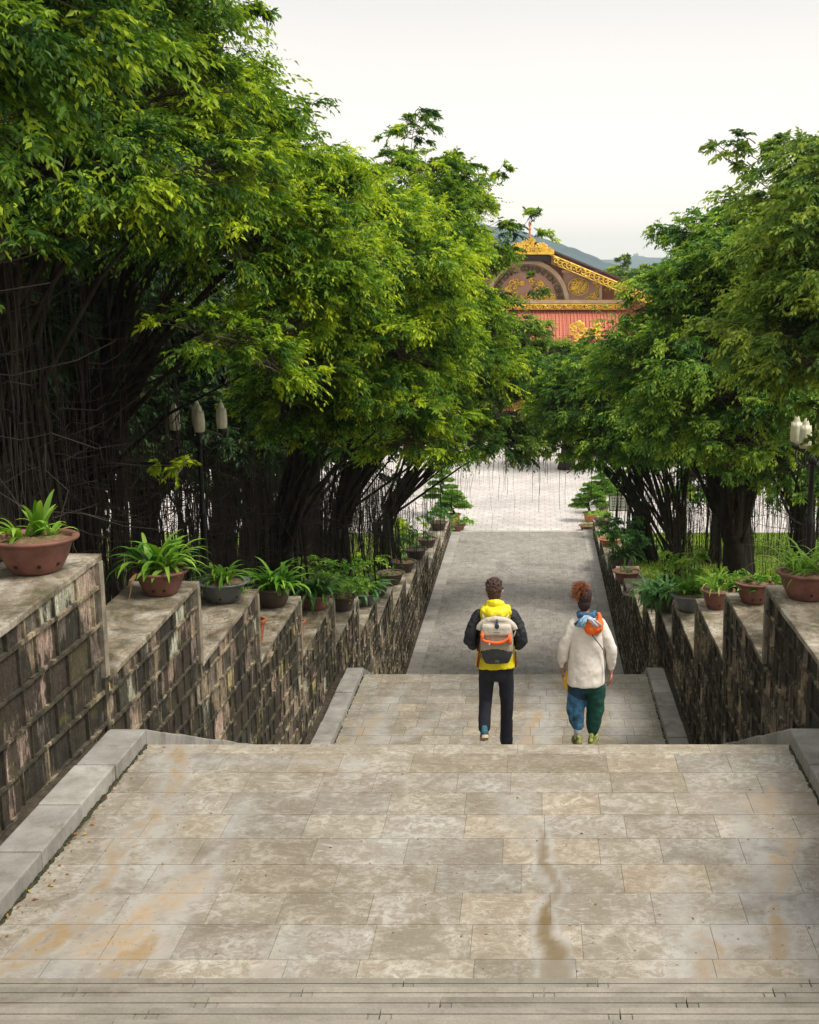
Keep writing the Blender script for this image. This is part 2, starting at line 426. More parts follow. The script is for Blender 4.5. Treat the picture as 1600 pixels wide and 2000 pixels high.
def stains_for(h, lst):
    out = []
    for colr, strength, halo, pts in lst:
        P = []; W = []
        for (px, py, w) in pts:
            g = on_plane(px, py, Z(h)); g2 = on_plane(px + w, py, Z(h)); P.append((g.x, g.y)); W.append(abs(g2.x - g.x))
        out.append((colr, strength, halo, P, W))
    return out
TAN = (.33, .235, .13); ORG = (.40, .285, .16); WHT = (.42, .405, .375); BRN = (.185, .135, .07); DRK = (.15, .11, .085)
ST1 = stains_for(H1, [
    (WHT, .75, 0, [(350, 1470, 35), (330, 1560, 30), (310, 1640, 25), (330, 1700, 30), (250, 1830, 60), (120, 1890, 50)]),
    (WHT, .8, 0, [(480, 1560, 8), (440, 1640, 14), (400, 1720, 25), (340, 1800, 22), (300, 1870, 22)]),
    (TAN, .92, 1, [(350, 1455, 18), (345, 1540, 14), (290, 1600, 20), (232, 1650, 20), (210, 1720, 14), (150, 1800, 40), (70, 1850, 45), (20, 1890, 30)]),
    (ORG, .85, 0, [(385, 1710, 20), (330, 1760, 38), (250, 1810, 38), (180, 1850, 30)]),
    (ORG, .85, 0, [(250, 1850, 55), (225, 1900, 32)]),
    (TAN, .8, 1, [(300, 1830, 12), (270, 1860, 25), (210, 1910, 40)]),
    (WHT, .85, 0, [(555, 1840, 14), (545, 1880, 20), (530, 1908, 18)]),
    (TAN, .85, 1, [(556, 1850, 3), (538, 1875, 8), (525, 1908, 12)]),
    (BRN, 1.0, 2, [(1050, 1610, 4), (1062, 1660, 12), (1072, 1700, 14), (1085, 1742, 10), (1070, 1765, 14), (1058, 1808, 22), (1075, 1850, 28), (1085, 1912, 36)]),
    (TAN, .7, 0, [(1305, 1700, 7), (1308, 1810, 5)]),
    (WHT, .7, 0, [(1325, 1720, 18), (1330, 1830, 22)]),
    (ORG, .8, 0, [(1510, 1535, 15), (1490, 1570, 40), (1520, 1610, 10)]),
    (WHT, .85, 0, [(1440, 1600, 20), (1480, 1650, 35), (1520, 1750, 40), (1450, 1745, 30)]),
    (ORG, .85, 1, [(1545, 1640, 18), (1530, 1680, 28), (1520, 1745, 8)]),
    (WHT, .8, 0, [(1440, 1830, 70), (1330, 1890, 40)]),
    (TAN, .85, 1, [(1370, 1825, 14), (1390, 1860, 32), (1400, 1908, 45)]),
    (TAN, .9, 1, [(1515, 1770, 10), (1522, 1830, 24), (1520, 1870, 18)]),
    (WHT, .8, 0, [(1590, 1780, 30), (1595, 1900, 30)]),
    (DRK, .75, 0, [(1560, 1562, 12), (1590, 1580, 14)]), (DRK, .6, 0, [(1575, 1615, 12), (1598, 1630, 9)]),
    (DRK, .3, 0, [(1380, 1570, 30), (1440, 1590, 30)]),
    (WHT, .7, 0, [(420, 1485, 12), (700, 1490, 16)]), (WHT, .55, 0, [(770, 1640, 20), (780, 1670, 20)]),
    (WHT, .55, 0, [(1010, 1560, 25), (1020, 1640, 12)]),
])
ST2 = stains_for(H2, [
    (WHT, .85, 0, [(1050, 1330, 16), (1060, 1380, 26), (1050, 1450, 30)]),
    (ORG, .85, 1, [(1050, 1395, 12), (1035, 1420, 10), (1025, 1455, 18)]),
    (WHT, .8, 0, [(790, 1340, 8), (745, 1400, 12), (735, 1450, 25)]),
    (ORG, .85, 0, [(735, 1400, 16), (705, 1425, 16), (700, 1450, 14)]),
    (WHT, .7, 0, [(860, 1400, 5), (790, 1440, 14)]),
    (WHT, .8, 0, [(1190, 1340, 12), (1205, 1370, 10), (1210, 1440, 20), (1270, 1450, 20)]),
    (WHT, .5, 0, [(1240, 1340, 6), (1250, 1420, 8)]),
    (DRK, .35, 0, [(1240, 1390, 18), (1235, 1440, 14)]), (DRK, .22, 0, [(850, 1345, 50), (900, 1400, 40)]),
])

def slab_field(name, label, x0, x1, y0, y1, z, rowh, slabw, res, stains, seed, edge_rows=(1, 1)):
    """real slabs with open joints; returns the paving object"""
    rng = random.Random(seed)
    VV = []; FF = []; TT = []; n = 0
    y = y0; r = 0
    while y < y1 - .02:
        hh = min(rowh, y1 - y)
        if y1 - (y + hh) < rowh * .3: hh = y1 - y
        last = y + hh > y1 - .02
        x = x0; w0 = slabw * (1.6 if last else 1)
        x -= rng.uniform(.1, .9) * w0
        while x < x1 - .02:
            w = w0 * rng.choice((.75, 1, 1, 1, 1.15, 1.4)) * rng.uniform(.97, 1.03)
            xa, xb = max(x, x0), min(x + w, x1)
            if xb - xa > .06:
                g = .0026 if y0 < 15 else .006
                nx = max(2, int((xb - xa) / res) + 1); ny = max(2, int(hh / res) + 1)
                gx = np.linspace(xa + g, xb - g, nx); gy = np.linspace(y + g, y + hh - g, ny)
                GX, GY = np.meshgrid(gx, gy)
                dz = rng.uniform(-.0005, .0005); sx = rng.uniform(-.0006, .0006)
                GZ = z + dz + sx * (GX - xa)
                e = np.minimum(np.minimum(GX - gx[0], gx[-1] - GX), np.minimum(GY - gy[0], gy[-1] - GY))
                top = np.stack([GX.ravel(), GY.ravel(), GZ.ravel()], 1)
                idx = np.arange(nx * ny).reshape(ny, nx) + n
                q = np.stack([idx[:-1, :-1].ravel(), idx[:-1, 1:].ravel(), idx[1:, 1:].ravel(), idx[1:, :-1].ravel()], 1)
                t = rng.random(); t2 = rng.random()
                if last: t = .75 + .25 * t; t2 = .3 + .4 * t2
                VV.append(top); FF.append(q); TT.append(np.tile([t, t2, rng.random(), 1], (nx * ny, 1))); n += nx * ny
                # skirt
                ring = np.concatenate([idx[0, :], idx[1:, -1], idx[-1, -2::-1], idx[-2:0:-1, 0]]) - (n - nx * ny)
                sk = top[ring].copy(); sk[:, 2] -= .02
                k = len(ring); a = ring + (n - nx * ny); b = np.arange(k) + n
                FF.append(np.stack([a, np.roll(a, -1), np.roll(b, -1), b], 1)[:, ::-1]); VV.append(sk)
                TT.append(np.tile([t, t2, .5, 1], (k, 1))); n += k
            x += w
        y += hh; r += 1
    V = np.concatenate(VV); F = np.concatenate(FF); T = np.concatenate(TT)
    o = quads_obj(name, V, F, M['paving'], None, T)
    tag(o, label, None, None, 'structure')
    X, Y = V[:, 0], V[:, 1]
    per = .72 + .42 * T[:, 2]; pn = fbm(X * 13, Y * 9, 77, 5); pm = np.clip(.50 + 2.4 * (pn - .38), 0, 1.05)
    wx = X + (fbm(X * 4, Y * 2, 5) - .5) * .16; wy = Y + (fbm(X * 4 + 9, Y * 4, 6) - .5) * .15; wx = wx + (fbm(X * 17, Y * 12, 51) - .5) * .09
    rgb = np.zeros((len(X), 3)) + .4; al = np.zeros(len(X))
    for colr, strength, halo, P, W in stains:
        d, side = seg_dist(wx, wy, P, W)
        if halo:   # bleached rim round the rust flow
            hm = np.exp(-((d - .022) / .022) ** 2) * .8 * pm
            for c in range(3): rgb[:, c] = rgb[:, c] * (1 - hm) + WHT[c] * hm
            al = np.maximum(al, hm)
        soft = .014 if halo else .05
        mk = 1 / (1 + np.exp(np.clip(d / soft, -30, 30))) * strength
        mk *= (pm if halo != 2 else 1) * per
        for c in range(3): rgb[:, c] = rgb[:, c] * (1 - mk) + colr[c] * mk
        mk = np.minimum(mk, 1); al = al + mk - al * mk
    a = o.data.color_attributes.new('stain', 'FLOAT_COLOR', 'POINT')
    a.data.foreach_set('color', np.concatenate([rgb, al[:, None]], 1).astype(np.float32).ravel())
    j = MB(); j.add([(x0 - .02, y0, z - .003), (x1 + .02, y0, z - .003), (x1 + .02, y1, z - .003), (x0 - .02, y1, z - .003)], [(0, 1, 2, 3)])
    jo = j.build('joint_bed', M['joint']); jo.parent = o; jo.matrix_parent_inverse = Matrix()
    return o

slab_field('upper_landing', 'upper landing of weathered beige stone slabs with rusty run-off stains', XL, XR, D0, D1, Z(H1), .5, .72, .035, ST1, 3)
slab_field('middle_landing', 'second landing of worn grey-beige slabs below the two walkers', XL, XR, D2, D3, Z(H2), .5, .62, .05, ST2, 8)

# light stone lips along the far edges of both landings sit in the last rows; solid bodies underneath
b = MB(); b.box(((XL + XR) / 2, (D0 + D1) / 2, Z(H1) - .52), (XR - XL, D1 - D0 - .004, 1.0))
tag(b.build('landing_base', M['riser']), None, None, None, 'structure')
b = MB(); b.box(((XL + XR) / 2, (D2 + D3) / 2, Z(H2) - .52), (XR - XL, D3 - D2 - .004, 1.0))
tag(b.build('landing_base', M['riser']), None, None, None, 'structure')

def flight(name, label, d_start, h_start, n, up=False, grooved=False):
    """n steps going down away from the camera, starting at landing height h_start"""
    rng = random.Random(n + int(d_start * 10)); mb = MB()
    for i in range(n):
        h = h_start + (i + 1) * RISE; y0 = d_start + i * RUN; z = Z(h)
        x = XL - rng.uniform(.2, 1.2)
        while x < XR:
            w = rng.uniform(1.25, 1.6); xa, xb = max(x, XL), min(x + w, XR)
            if xb - xa > .05:
                t = rng.random(); tt = (t, t, t, 1)
                if grooved:
                    # rim, groove and raised field of a cut tread stone
                    mb.box(((xa + xb) / 2, y0 + RUN / 2, z - .36), (xb - xa - .006, RUN - .004, .70), 0, tint=tt)
                    mb.box(((xa + xb) / 2, y0 + RUN - .035, z - .003), (xb - xa - .006, .062, .006), 0, tint=tt)
                    mb.box(((xa + xb) / 2, y0 + .03, z - .003), (xb - xa - .006, .052, .006), 0, tint=tt)
                    mb.box((xa + .035, y0 + RUN / 2 - .005, z - .003), (.062, RUN - .14, .006), 0, tint=tt)
                    mb.box((xb - .035, y0 + RUN / 2 - .005, z - .003), (.062, RUN - .14, .006), 0, tint=tt)
                    mb.box(((xa + xb) / 2, y0 + RUN / 2 - .005, z - .004), (xb - xa - .148, RUN - .134, .006), 1, tint=(min(1, t + .2),) * 3 + (1,))
                else:
                    mb.box(((xa + xb) / 2, y0 + RUN / 2, z - .35), (xb - xa - .006, RUN - .004, .70), 0, tint=tt)
            x += w
    o = mb.build(name, [M['tread'], M['tread']], None, tint=True, bevel=.006)
    return tag(o, label, None, None, 'structure')
NS = 26
flight('stairs', 'near flight of grey tread stones at the bottom of the picture', D0 - NS * RUN, H1 - (NS + 1) * RISE, NS, grooved=True)
flight('stairs', 'flight the two walkers are going down', D1, H1, 29)
flight('stairs', 'lower hidden flight', D3, H2, 29)

# lower path
b = MB(); b.box(((XL + XR) / 2, (D4 + D5) / 2, Z(H3) - .2), (XR - XL - .06, D5 - D4, .4))
tag(b.build('lower_path', M['path']), 'long lower path of small grey paving stones', None, None, 'structure')
b = MB(); rng = random.Random(4)
for side in (0, 1):
    xa, xb = ((XL - .48, XL + .03) if side == 0 else (XR - .03, XR + .48))
    y = D4
    while y < D5:
        w = rng.uniform(.75, .95); t = rng.random()
        b.box(((xa + xb) / 2, y + w / 2, Z(H3) - .17), (xb - xa - .01, w - .012, .37), 0, tint=(t, t, t, 1)); y += w
x = XL
while x < XR:
    w = rng.uniform(.8, 1.2); t = .5 + .5 * rng.random(); xb = min(x + w, XR)
    b.box(((x + xb) / 2, D5 + .2, Z(H3) - .17), (xb - x - .012, .38, .36), 0, tint=(t, t, t, 1)); x = xb
tag(b.build('path_edging', M['edge'], None, tint=True, bevel=.008), 'pale edging stones along the lower path', None, None, 'structure')

# ------------------------------------------------------------------ raised kerbs beside stairs
def kerb(name, label, side):
    root = empty(name, (0, 0, 0), label, 'kerb')
    root['kind'] = 'structure'; rng = random.Random(side + 5); mb = MB()
    xi = XL if side < 0 else XR; xo = xi + side * .40
    def seg(ya, yb, ha, hb, t):
        za, zb = Z(ha) + .17, Z(hb) + .17
        xs = sorted((xi, xo)); g = .009
        j = rng.uniform(-.011, .011); dz = rng.uniform(-.008, .008); za += dz; zb += dz
        V = [(xs[0] + j, ya + g, za), (xs[1] + j, ya + g, za), (xs[1] + j, yb - g, zb), (xs[0] + j, yb - g, zb)]
        V += [(v[0], v[1], v[2] - .62) for v in V]
        mb.add(V, [(0, 1, 2, 3), (7, 6, 5, 4), (0, 4, 5, 1), (1, 5, 6, 2), (2, 6, 7, 3), (3, 7, 4, 0)], 0, (t, t, t, 1))
    y = D0 - NS * RUN
    marks = [D0, D1, D2, D3, D4]
    while y < D4 - .01:
        sloped = not (D0 - .01 <= y < D1 - .01 or D2 - .01 <= y < D3 - .01)
        L = .62 if sloped else .95
        nxt = min([m_ for m_ in marks if m_ > y + .01])
        e = y + L
        if nxt - e < L * .45: e = nxt
        seg(y, e, stair_h(y), stair_h(e), rng.random())
        y = e
    o = mb.build('kerb_stones', M['curb'], None, tint=True, bevel=.014)
    o.parent = root
    return root
kerb('kerb', 'raised pale stone kerb along the left side of the stairs', -1)
kerb('kerb', 'raised pale stone kerb along the right side of the stairs', 1)
for side in (-1, 1):
    s = MB(); xi = (XL if side < 0 else XR) + side * .39; xw = xi + side * .30; V = []; F = []
    ys = np.linspace(D0 - NS * RUN, D5, 260)
    for i, yy in enumerate(ys):
        z = Z(stair_h(float(yy))) + random.uniform(.02, .09) - (0 if yy < D4 else .1)
        V += [(xi, yy, z), ((xi + xw) / 2, yy, z + random.uniform(-.02, .05)), (xw, yy, z + .03)]
        if i:
            a = 3 * i
            F += [(a - 3, a - 2, a + 1, a), (a - 2, a - 1, a + 2, a + 1)]
    s.add(V, F); tag(s.build('soil_strip', simple('damp dark earth', (.055, .042, .028), .95, .6, 9, bump=.8, bd=.02), None), 'dirt and moss in the gap between kerb and wall', None, None, 'structure')
# dirt line and moss along the inner foot of the left kerb
mossm = simple('black moss', (.045, .045, .02), 1, .6, 20, bump=.8, bd=.02)
s = MB(); rng = random.Random(2)
for side, xi in ((-1, XL), (1, XR)):
    for k in range(420):
        y = rng.uniform(D0, D1 - .05) if k % 3 else rng.uniform(D2, D3)
        r = rng.uniform(.008, .030); z = Z(H1 if y < 15 else H2)
        s.ball((xi - side * rng.uniform(-.005, .022), y, z), (r * .8, r * 1.9, r * .8), 0, 5, 4, .3)
tag(s.build('moss', mossm), 'dark moss growing along the foot of the kerbs', None, None, 'stuff')

# ================================================================== stepped walls
WL, WR = -4.75, 3.27          # inner faces
WT = .86                      # thickness
ENDS = [(-1.9, -1.2), (1.9, -.15), (5.7, .85), (9.5, 1.95), (13.3, 3.0), (17.1, 4.25), (20.75, 5.3), (24.5, 6.4), (28.6, 7.5), (32.5, 8.5),
        (36.3, 9.45), (40.3, 10.2), (44.5, 10.9), (49, 11.5), (54, 12.1), (61, 12.8), (68.6, 13.4)]
STONES = [(.46, .38, .17), (.38, .38, .29), (.37, .275, .215), (.33, .24, .19), (.30, .215, .165), (.27, .21, .145), (.20, .155, .125), (.17, .135, .11), (.14, .12, .095), (.09, .08, .065)]
def stone_wall(side, label):
    root = empty('stone_wall', (0, 0, 0), label, 'wall')
    rng = random.Random(11 + side)
    xf = WL if side < 0 else WR
    tilt = .13 if side < 0 else .05
    for i in range(1, len(ENDS)):
        ya, yb, h = ENDS[i - 1][0], ENDS[i][0], ENDS[i][1]
        if side > 0: h += .06
        cap = MB(); body = MB()
        zt = Z(h)
        # body core
        zb = min(Z(stair_h(ya)), Z(stair_h(yb))) - .5
        x0, x1 = (xf - WT, xf) if side < 0 else (xf, xf + WT)
        V = []
        for (y, dz) in ((ya + .004, -tilt), (yb, 0)):
            V += [(x0, y, zb), (x1, y, zb), (x1, y, zt - .07 + dz), (x0, y, zt - .07 + dz)]
        body.add(V, [(0, 1, 2, 3), (7, 6, 5, 4), (0, 4, 5, 1), (2, 6, 7, 3), (0, 3, 7, 4)] , 0, (.12, .105, .085, 1))
        # facing stones, each its own patch with its own colour
        px = xf; rowh = .37; s_ = side
        z = zt - .09 - tilt; y_lo = zb
        # rows hang from the cap and run level
        r = 0; zz = zt - .07
        far = yb > 33
        while zz > y_lo:
            z1 = zz; z0 = zz - rowh * (rng.uniform(.85, 1.18) if r else .75)
            y = ya + .0; off = rng.uniform(0, .5); first = True
            while y < yb - .12:
                w = rng.uniform(.30, .66) if not first else .1 + off
                first = False
                e = min(y + w, yb - .12)
                if yb - .12 - e < .12: e = yb - .12
                c = STONES[min(9, int(rng.random() ** (.9 if side < 0 else .7) * 10))]; k = rng.uniform(.75, 1.25); c = (c[0] * k, c[1] * k, c[2] * k, 1)
                d = rng.uniform(-.004, .010)
                g = .015
                def top(yy): return min(z1, zt - .072 - tilt * (yb - yy) / (yb - ya))
                Vq = [(px - s_ * d, y + g, z0 + g), (px - s_ * d, e - g, z0 + g), (px - s_ * d, e - g, top(e) - .0), (px - s_ * d, y + g, top(y) - .0)]
                Vb = [(px + s_ * .01, v[1] + (-.01 if q in (0, 3) else .01), v[2]) for q, v in enumerate(Vq)]
                if Vq[3][2] - Vq[0][2] > .02:
                    body.add(Vq + Vb, [(0, 1, 2, 3), (0, 4, 5, 1), (1, 5, 6, 2), (3, 7, 4, 0)], 0, c)
                # upright raised joint
                if e < yb - .13 and top(e) - z0 > .03:
                    t = rng.choice((.012, .02, .028, .034)); lean = rng.uniform(-.012, .012)
                    body.box((px - s_ * .010, e + lean, (z0 + top(e)) / 2), (.032 + rng.uniform(0, .022), t, top(e) - z0 - .004), 1)
                y = e
            # level raised joint, in short wavering lengths
            y = ya
            while y < yb - .12:
                e = min(y + rng.uniform(.25, .8), yb - .1); t = rng.uniform(.022, .046)
                if z0 + t < zt - .08 - tilt:
                    body.box((px - s_ * .012, (y + e) / 2, z0 + rng.uniform(-.006, .006)), (.036 + rng.uniform(0, .03), e - y + .01, t), 1, rx=rng.uniform(-.03, .03))
                y = e
            zz = z0; r += 1
            if zz < Z(stair_h((ya + yb) / 2)) - 1.6: break
        # rendered corner at the far end
        zc = Z(H1) - .2 if yb < 14 else Z(stair_h(yb)) - .3
        nxt = ENDS[i + 1][1] if i + 1 < len(ENDS) else H3
        body.box((xf - s_ * .006 + s_ * .06, yb - .05, (zt - .075 + Z(nxt) - .12) / 2), (.20, .125, abs(zt - .075 - Z(nxt) + .12)), 2)
        body.box((xf - s_ * .004 + s_ * .06, yb - .06, (Z(nxt) - .12 + zc) / 2), (.17, .11, abs(Z(nxt) - .12 - zc) - .004), 1)
        o = body.build('wall_section', [M['wall'], M['mortar'], M['corner']], root, tint=True)
        # coping slab with a worn outline
        n = 10; V = []; F = []
        for k in range(n + 1):
            f = k / n; y = ya + .0 + (yb + .03 - ya) * f; dz = -tilt * (1 - f)
            j = rng.uniform(-.010, .010)
            xa = x0 - (.04 if side < 0 else .035) + j; xb = x1 + (.035 if side < 0 else .04) + j
            V += [(xa, y, zt - .075 + dz), (xa, y, zt + dz), (xa * .5 + xb * .5, y, zt + dz + rng.uniform(-.003, .004)), (xb, y, zt + dz), (xb, y, zt - .075 + dz)]
            if k:
                a = 5 * (k - 1); bb = 5 * k
                F += [(a + q, a + q + 1, bb + q + 1, bb + q) for q in range(4)] + [(a + 4, a, bb, bb + 4)]
        F += [(0, 1, 2, 3, 4), tuple(5 * n + q for q in (4, 3, 2, 1, 0))]
        cap.add(V, F); cap.build('coping', M['cap'], root, bevel=.012)
    return root
stone_wall(-1, 'stepped retaining wall of black-streaked stone blocks on the left of the stairs')
stone_wall(1, 'stepped retaining wall of dark mouldy stone blocks on the right of the stairs')

# ================================================================== ground
TER = [(-6, -1.9), (0, .3), (5, 1.8), (9, 2.95), (13.3, 4.15), (17.1, 5.05), (20.7, 6.0), (24.5, 7.0), (28.6, 8.05), (32.5, 8.95), (36.3, 9.75), (40, 10.35), (45, 11.15), (50, 11.95), (60, 13.15), (68, 14.2)]
_ty = np.array([t[0] for t in TER]); _th = np.array([t[1] for t in TER])
def ground_z(x, y):
    return CAMZ - np.interp(y, _ty, _th) + (fbm(np.asarray(x) * .35 + 50, np.asarray(y) * .35, 2) - .5) * .35 * np.clip((68 - np.asarray(y)) / 8, 0, 1)
def sheet(name, xs, ys, zf, mat, label):
    GX, GY = np.meshgrid(xs, ys); GZ = zf(GX, GY); nx, ny = len(xs), len(ys)
    idx = np.arange(nx * ny).reshape(ny, nx)
    q = np.stack([idx[:-1, :-1].ravel(), idx[:-1, 1:].ravel(), idx[1:, 1:].ravel(), idx[1:, :-1].ravel()], 1)
    return tag(quads_obj(name, np.stack([GX.ravel(), GY.ravel(), GZ.ravel()], 1), q, mat, smooth=True), label, None, None, 'structure')
sheet('terrain', np.concatenate([np.linspace(-70, -14, 30), np.linspace(-13.5, WL - WT + .1, 45)]), np.linspace(-6, 68.3, 200), ground_z, M['lawn'], 'shaded bank of bare earth and grass under the left trees')
sheet('terrain', np.concatenate([np.linspace(WR + WT - .1, 13.5, 45), np.linspace(14, 70, 30)]), np.linspace(-6, 68.3, 200), ground_z, M['lawn'], 'grassy bank under the right trees')
far_ground = simple('far country', (.11, .14, .07), 1, .4, .004, bump=0)
sheet('ground', np.linspace(-3100, 3100, 30), np.linspace(-200, 3950, 30), lambda x, y: x * 0 - 2.0, far_ground, 'low ground reaching to the horizon')
sheet('plaza', np.linspace(-110, 110, 12), np.linspace(68.2, 118, 8), lambda x, y: x * 0, M['plaza'], 'broad pale paved square at the foot of the stairs')
# ================================================================== trees
NPR = np.random.default_rng(77)
LEAF_COUNT = [0]
def unit(a): return a / np.maximum(np.linalg.norm(a, axis=-1, keepdims=True), 1e-9)

def leaves_from(P, Dn, Nn, L, Wd, young_lit):
    """P base points, Dn leaf direction, Nn leaf normal, L length, Wd width -> quads"""
    S = unit(np.cross(Dn, Nn)); N2 = unit(np.cross(S, Dn))
    L = L[:, None]; Wd = Wd[:, None]
    a = P; tip = P + Dn * L - N2 * L * .10
    m = P + Dn * L * .42
    b = m + S * Wd * .5 + N2 * Wd * .14; c = m - S * Wd * .5 + N2 * Wd * .14
    V = np.stack([a, b, tip, c], 1).reshape(-1, 3)
    F = np.arange(len(P) * 4).reshape(-1, 4)
    T = np.repeat(young_lit, 4, axis=0)
    LEAF_COUNT[0] += len(P)
    return V, F, T

def sprays(org, dr, length, leaf, per_twig=13, twigs=7, droop=.34, young_lit=.5, yvar=.25):
    """drooping leafy sprays; org,dr (n,3), length (n,)"""
    n = len(org)
    o = np.repeat(org, twigs, 0); d = np.repeat(dr, twigs, 0); l = np.repeat(length, twigs) * NPR.uniform(.55, 1.1, n * twigs)
    d = unit(d + NPR.normal(0, .48, d.shape)); d[:, 2] *= .75
    dk = NPR.uniform(.5, 1.3, len(d)) * droop
    k = per_twig
    t = (np.arange(k) + .5)[None, :] / k * .95 + .08 + NPR.uniform(-.02, .02, (len(d), k))
    P = o[:, None] + d[:, None] * (l[:, None] * t)[..., None]
    P[..., 2] -= dk[:, None] * l[:, None] * t ** 2
    tan = d[:, None] * np.ones((1, k, 1)); tan = tan.copy(); tan[..., 2] -= 2 * (dk[:, None] * t)
    tan = unit(tan)
    side = unit(np.cross(tan, np.array([0, 0, 1.0])) + NPR.normal(0, .15, tan.shape)); sg = np.where(np.arange(k) % 2 == 0, 1, -1)[None, :, None]
    D = unit(tan * .75 + side * sg * .62 + NPR.normal(0, .25, tan.shape) + np.array([0, 0, -.30]))
    N = unit(np.array([0, 0, 1.0]) * .8 + NPR.normal(0, .45, tan.shape) - tan * .1)
    m = len(d) * k
    yb = np.repeat(NPR.normal(0, yvar, n), twigs)[:, None] + (t - .5) * .35 + young_lit + NPR.normal(0, .10, (len(d), k))
    yb = np.clip(yb, 0, 1); lv = NPR.uniform(0, 1, (len(d), k))
    T = np.stack([yb, lv, lv * 0 + .5, lv * 0 + 1], -1).reshape(m, 4)
    Lf = leaf * NPR.uniform(.55, 1.35, m)
    return leaves_from((P + side * sg * leaf * .04).reshape(m, 3), D.reshape(m, 3), N.reshape(m, 3), Lf, Lf * NPR.uniform(.38, .50, m), T)

def thin_tubes(A, B, r0, r1, sag=0.0, seg=3, wob=.03):
    """many thin 3-sided tubes from A to B as quads"""
    n = len(A); t = np.linspace(0, 1, seg + 1)
    ln = np.linalg.norm(B - A, axis=1)
    P = A[:, None] + (B - A)[:, None] * t[None, :, None]
    P = P + NPR.normal(0, 1, P.shape) * (wob * ln)[:, None, None] * np.sin(t * math.pi)[None, :, None]
    P[..., 2] -= (sag * ln)[:, None] * (np.sin(t * math.pi))[None, :] if np.ndim(sag) or sag else 0
    tan = unit(B - A); u = unit(np.cross(tan, np.array([.31, .2, .93]))); w = np.cross(tan, u)
    r = (np.asarray(r0) * np.ones(n))[:, None] * (1 - t)[None] + (np.asarray(r1) * np.ones(n))[:, None] * t[None]
    V = []
    for k in range(3):
        a = 2 * math.pi * k / 3
        V.append(P + (u * math.cos(a) + w * math.sin(a))[:, None] * r[..., None])
    V = np.stack(V, 2)                       # n, seg+1, 3, 3
    idx = np.arange(n * (seg + 1) * 3).reshape(n, seg + 1, 3)
    a = idx[:, :-1]; b = idx[:, 1:]
    F = np.stack([a, np.roll(a, -1, 2), np.roll(b, -1, 2), b], -1).reshape(-1, 4)
    return V.reshape(-1, 3), F

def merge(parts):
    V = []; F = []; T = []; n = 0
    for p in parts:
        V.append(p[0]); F.append(p[1] + n); n += len(p[0])
        if len(p) > 2: T.append(p[2])
    return np.concatenate(V), np.concatenate(F), (np.concatenate(T) if T else None)

def lobe_sprays(c, Rr, leaf, lai, young_lit, centre, inner=.45, flat=.8):
    """spray origins over the outer part of one lobe, fuller above and on the side away from the trunk"""
    area = 4 * math.pi * Rr * Rr * .8
    leafA = .5 * leaf * leaf * .44 * .97
    per = 13 * 7
    n = max(5, int(area * lai / leafA / per))
    nb = max(3, int(area * .85 / (.35 + .30 * Rr) ** 2 / 1.6))      # boughs: sprays gather on them in flat layers
    d = unit(NPR.normal(0, 1, (nb * 3, 3)))
    keep = NPR.uniform(0, 1.75, len(d)) < 1.0 + .75 * d[:, 2]
    d = d[keep][:nb]; nb = len(d)
    br = NPR.uniform(inner, 1.08, nb) ** .7 * Rr
    bc = d * br[:, None] * np.array([1, 1, flat])
    k = NPR.integers(0, nb, n); off = NPR.normal(0, 1, (n, 3)) * np.array([1, 1, .28]) * (.15 + .12 * Rr)
    rad = bc[k] + off
    org = np.array(c)[None] + rad
    dr = unit(d[k] * np.array([1, 1, .55]) + off * .6 + NPR.normal(0, .25, off.shape) + np.array([0, 0, .10]))
    L = NPR.uniform(.30, .68, n) * min(1.1, .42 + Rr * .5)
    L = np.where(NPR.uniform(0, 1, n) < .05, L * 1.9, L)
    return org, dr, L

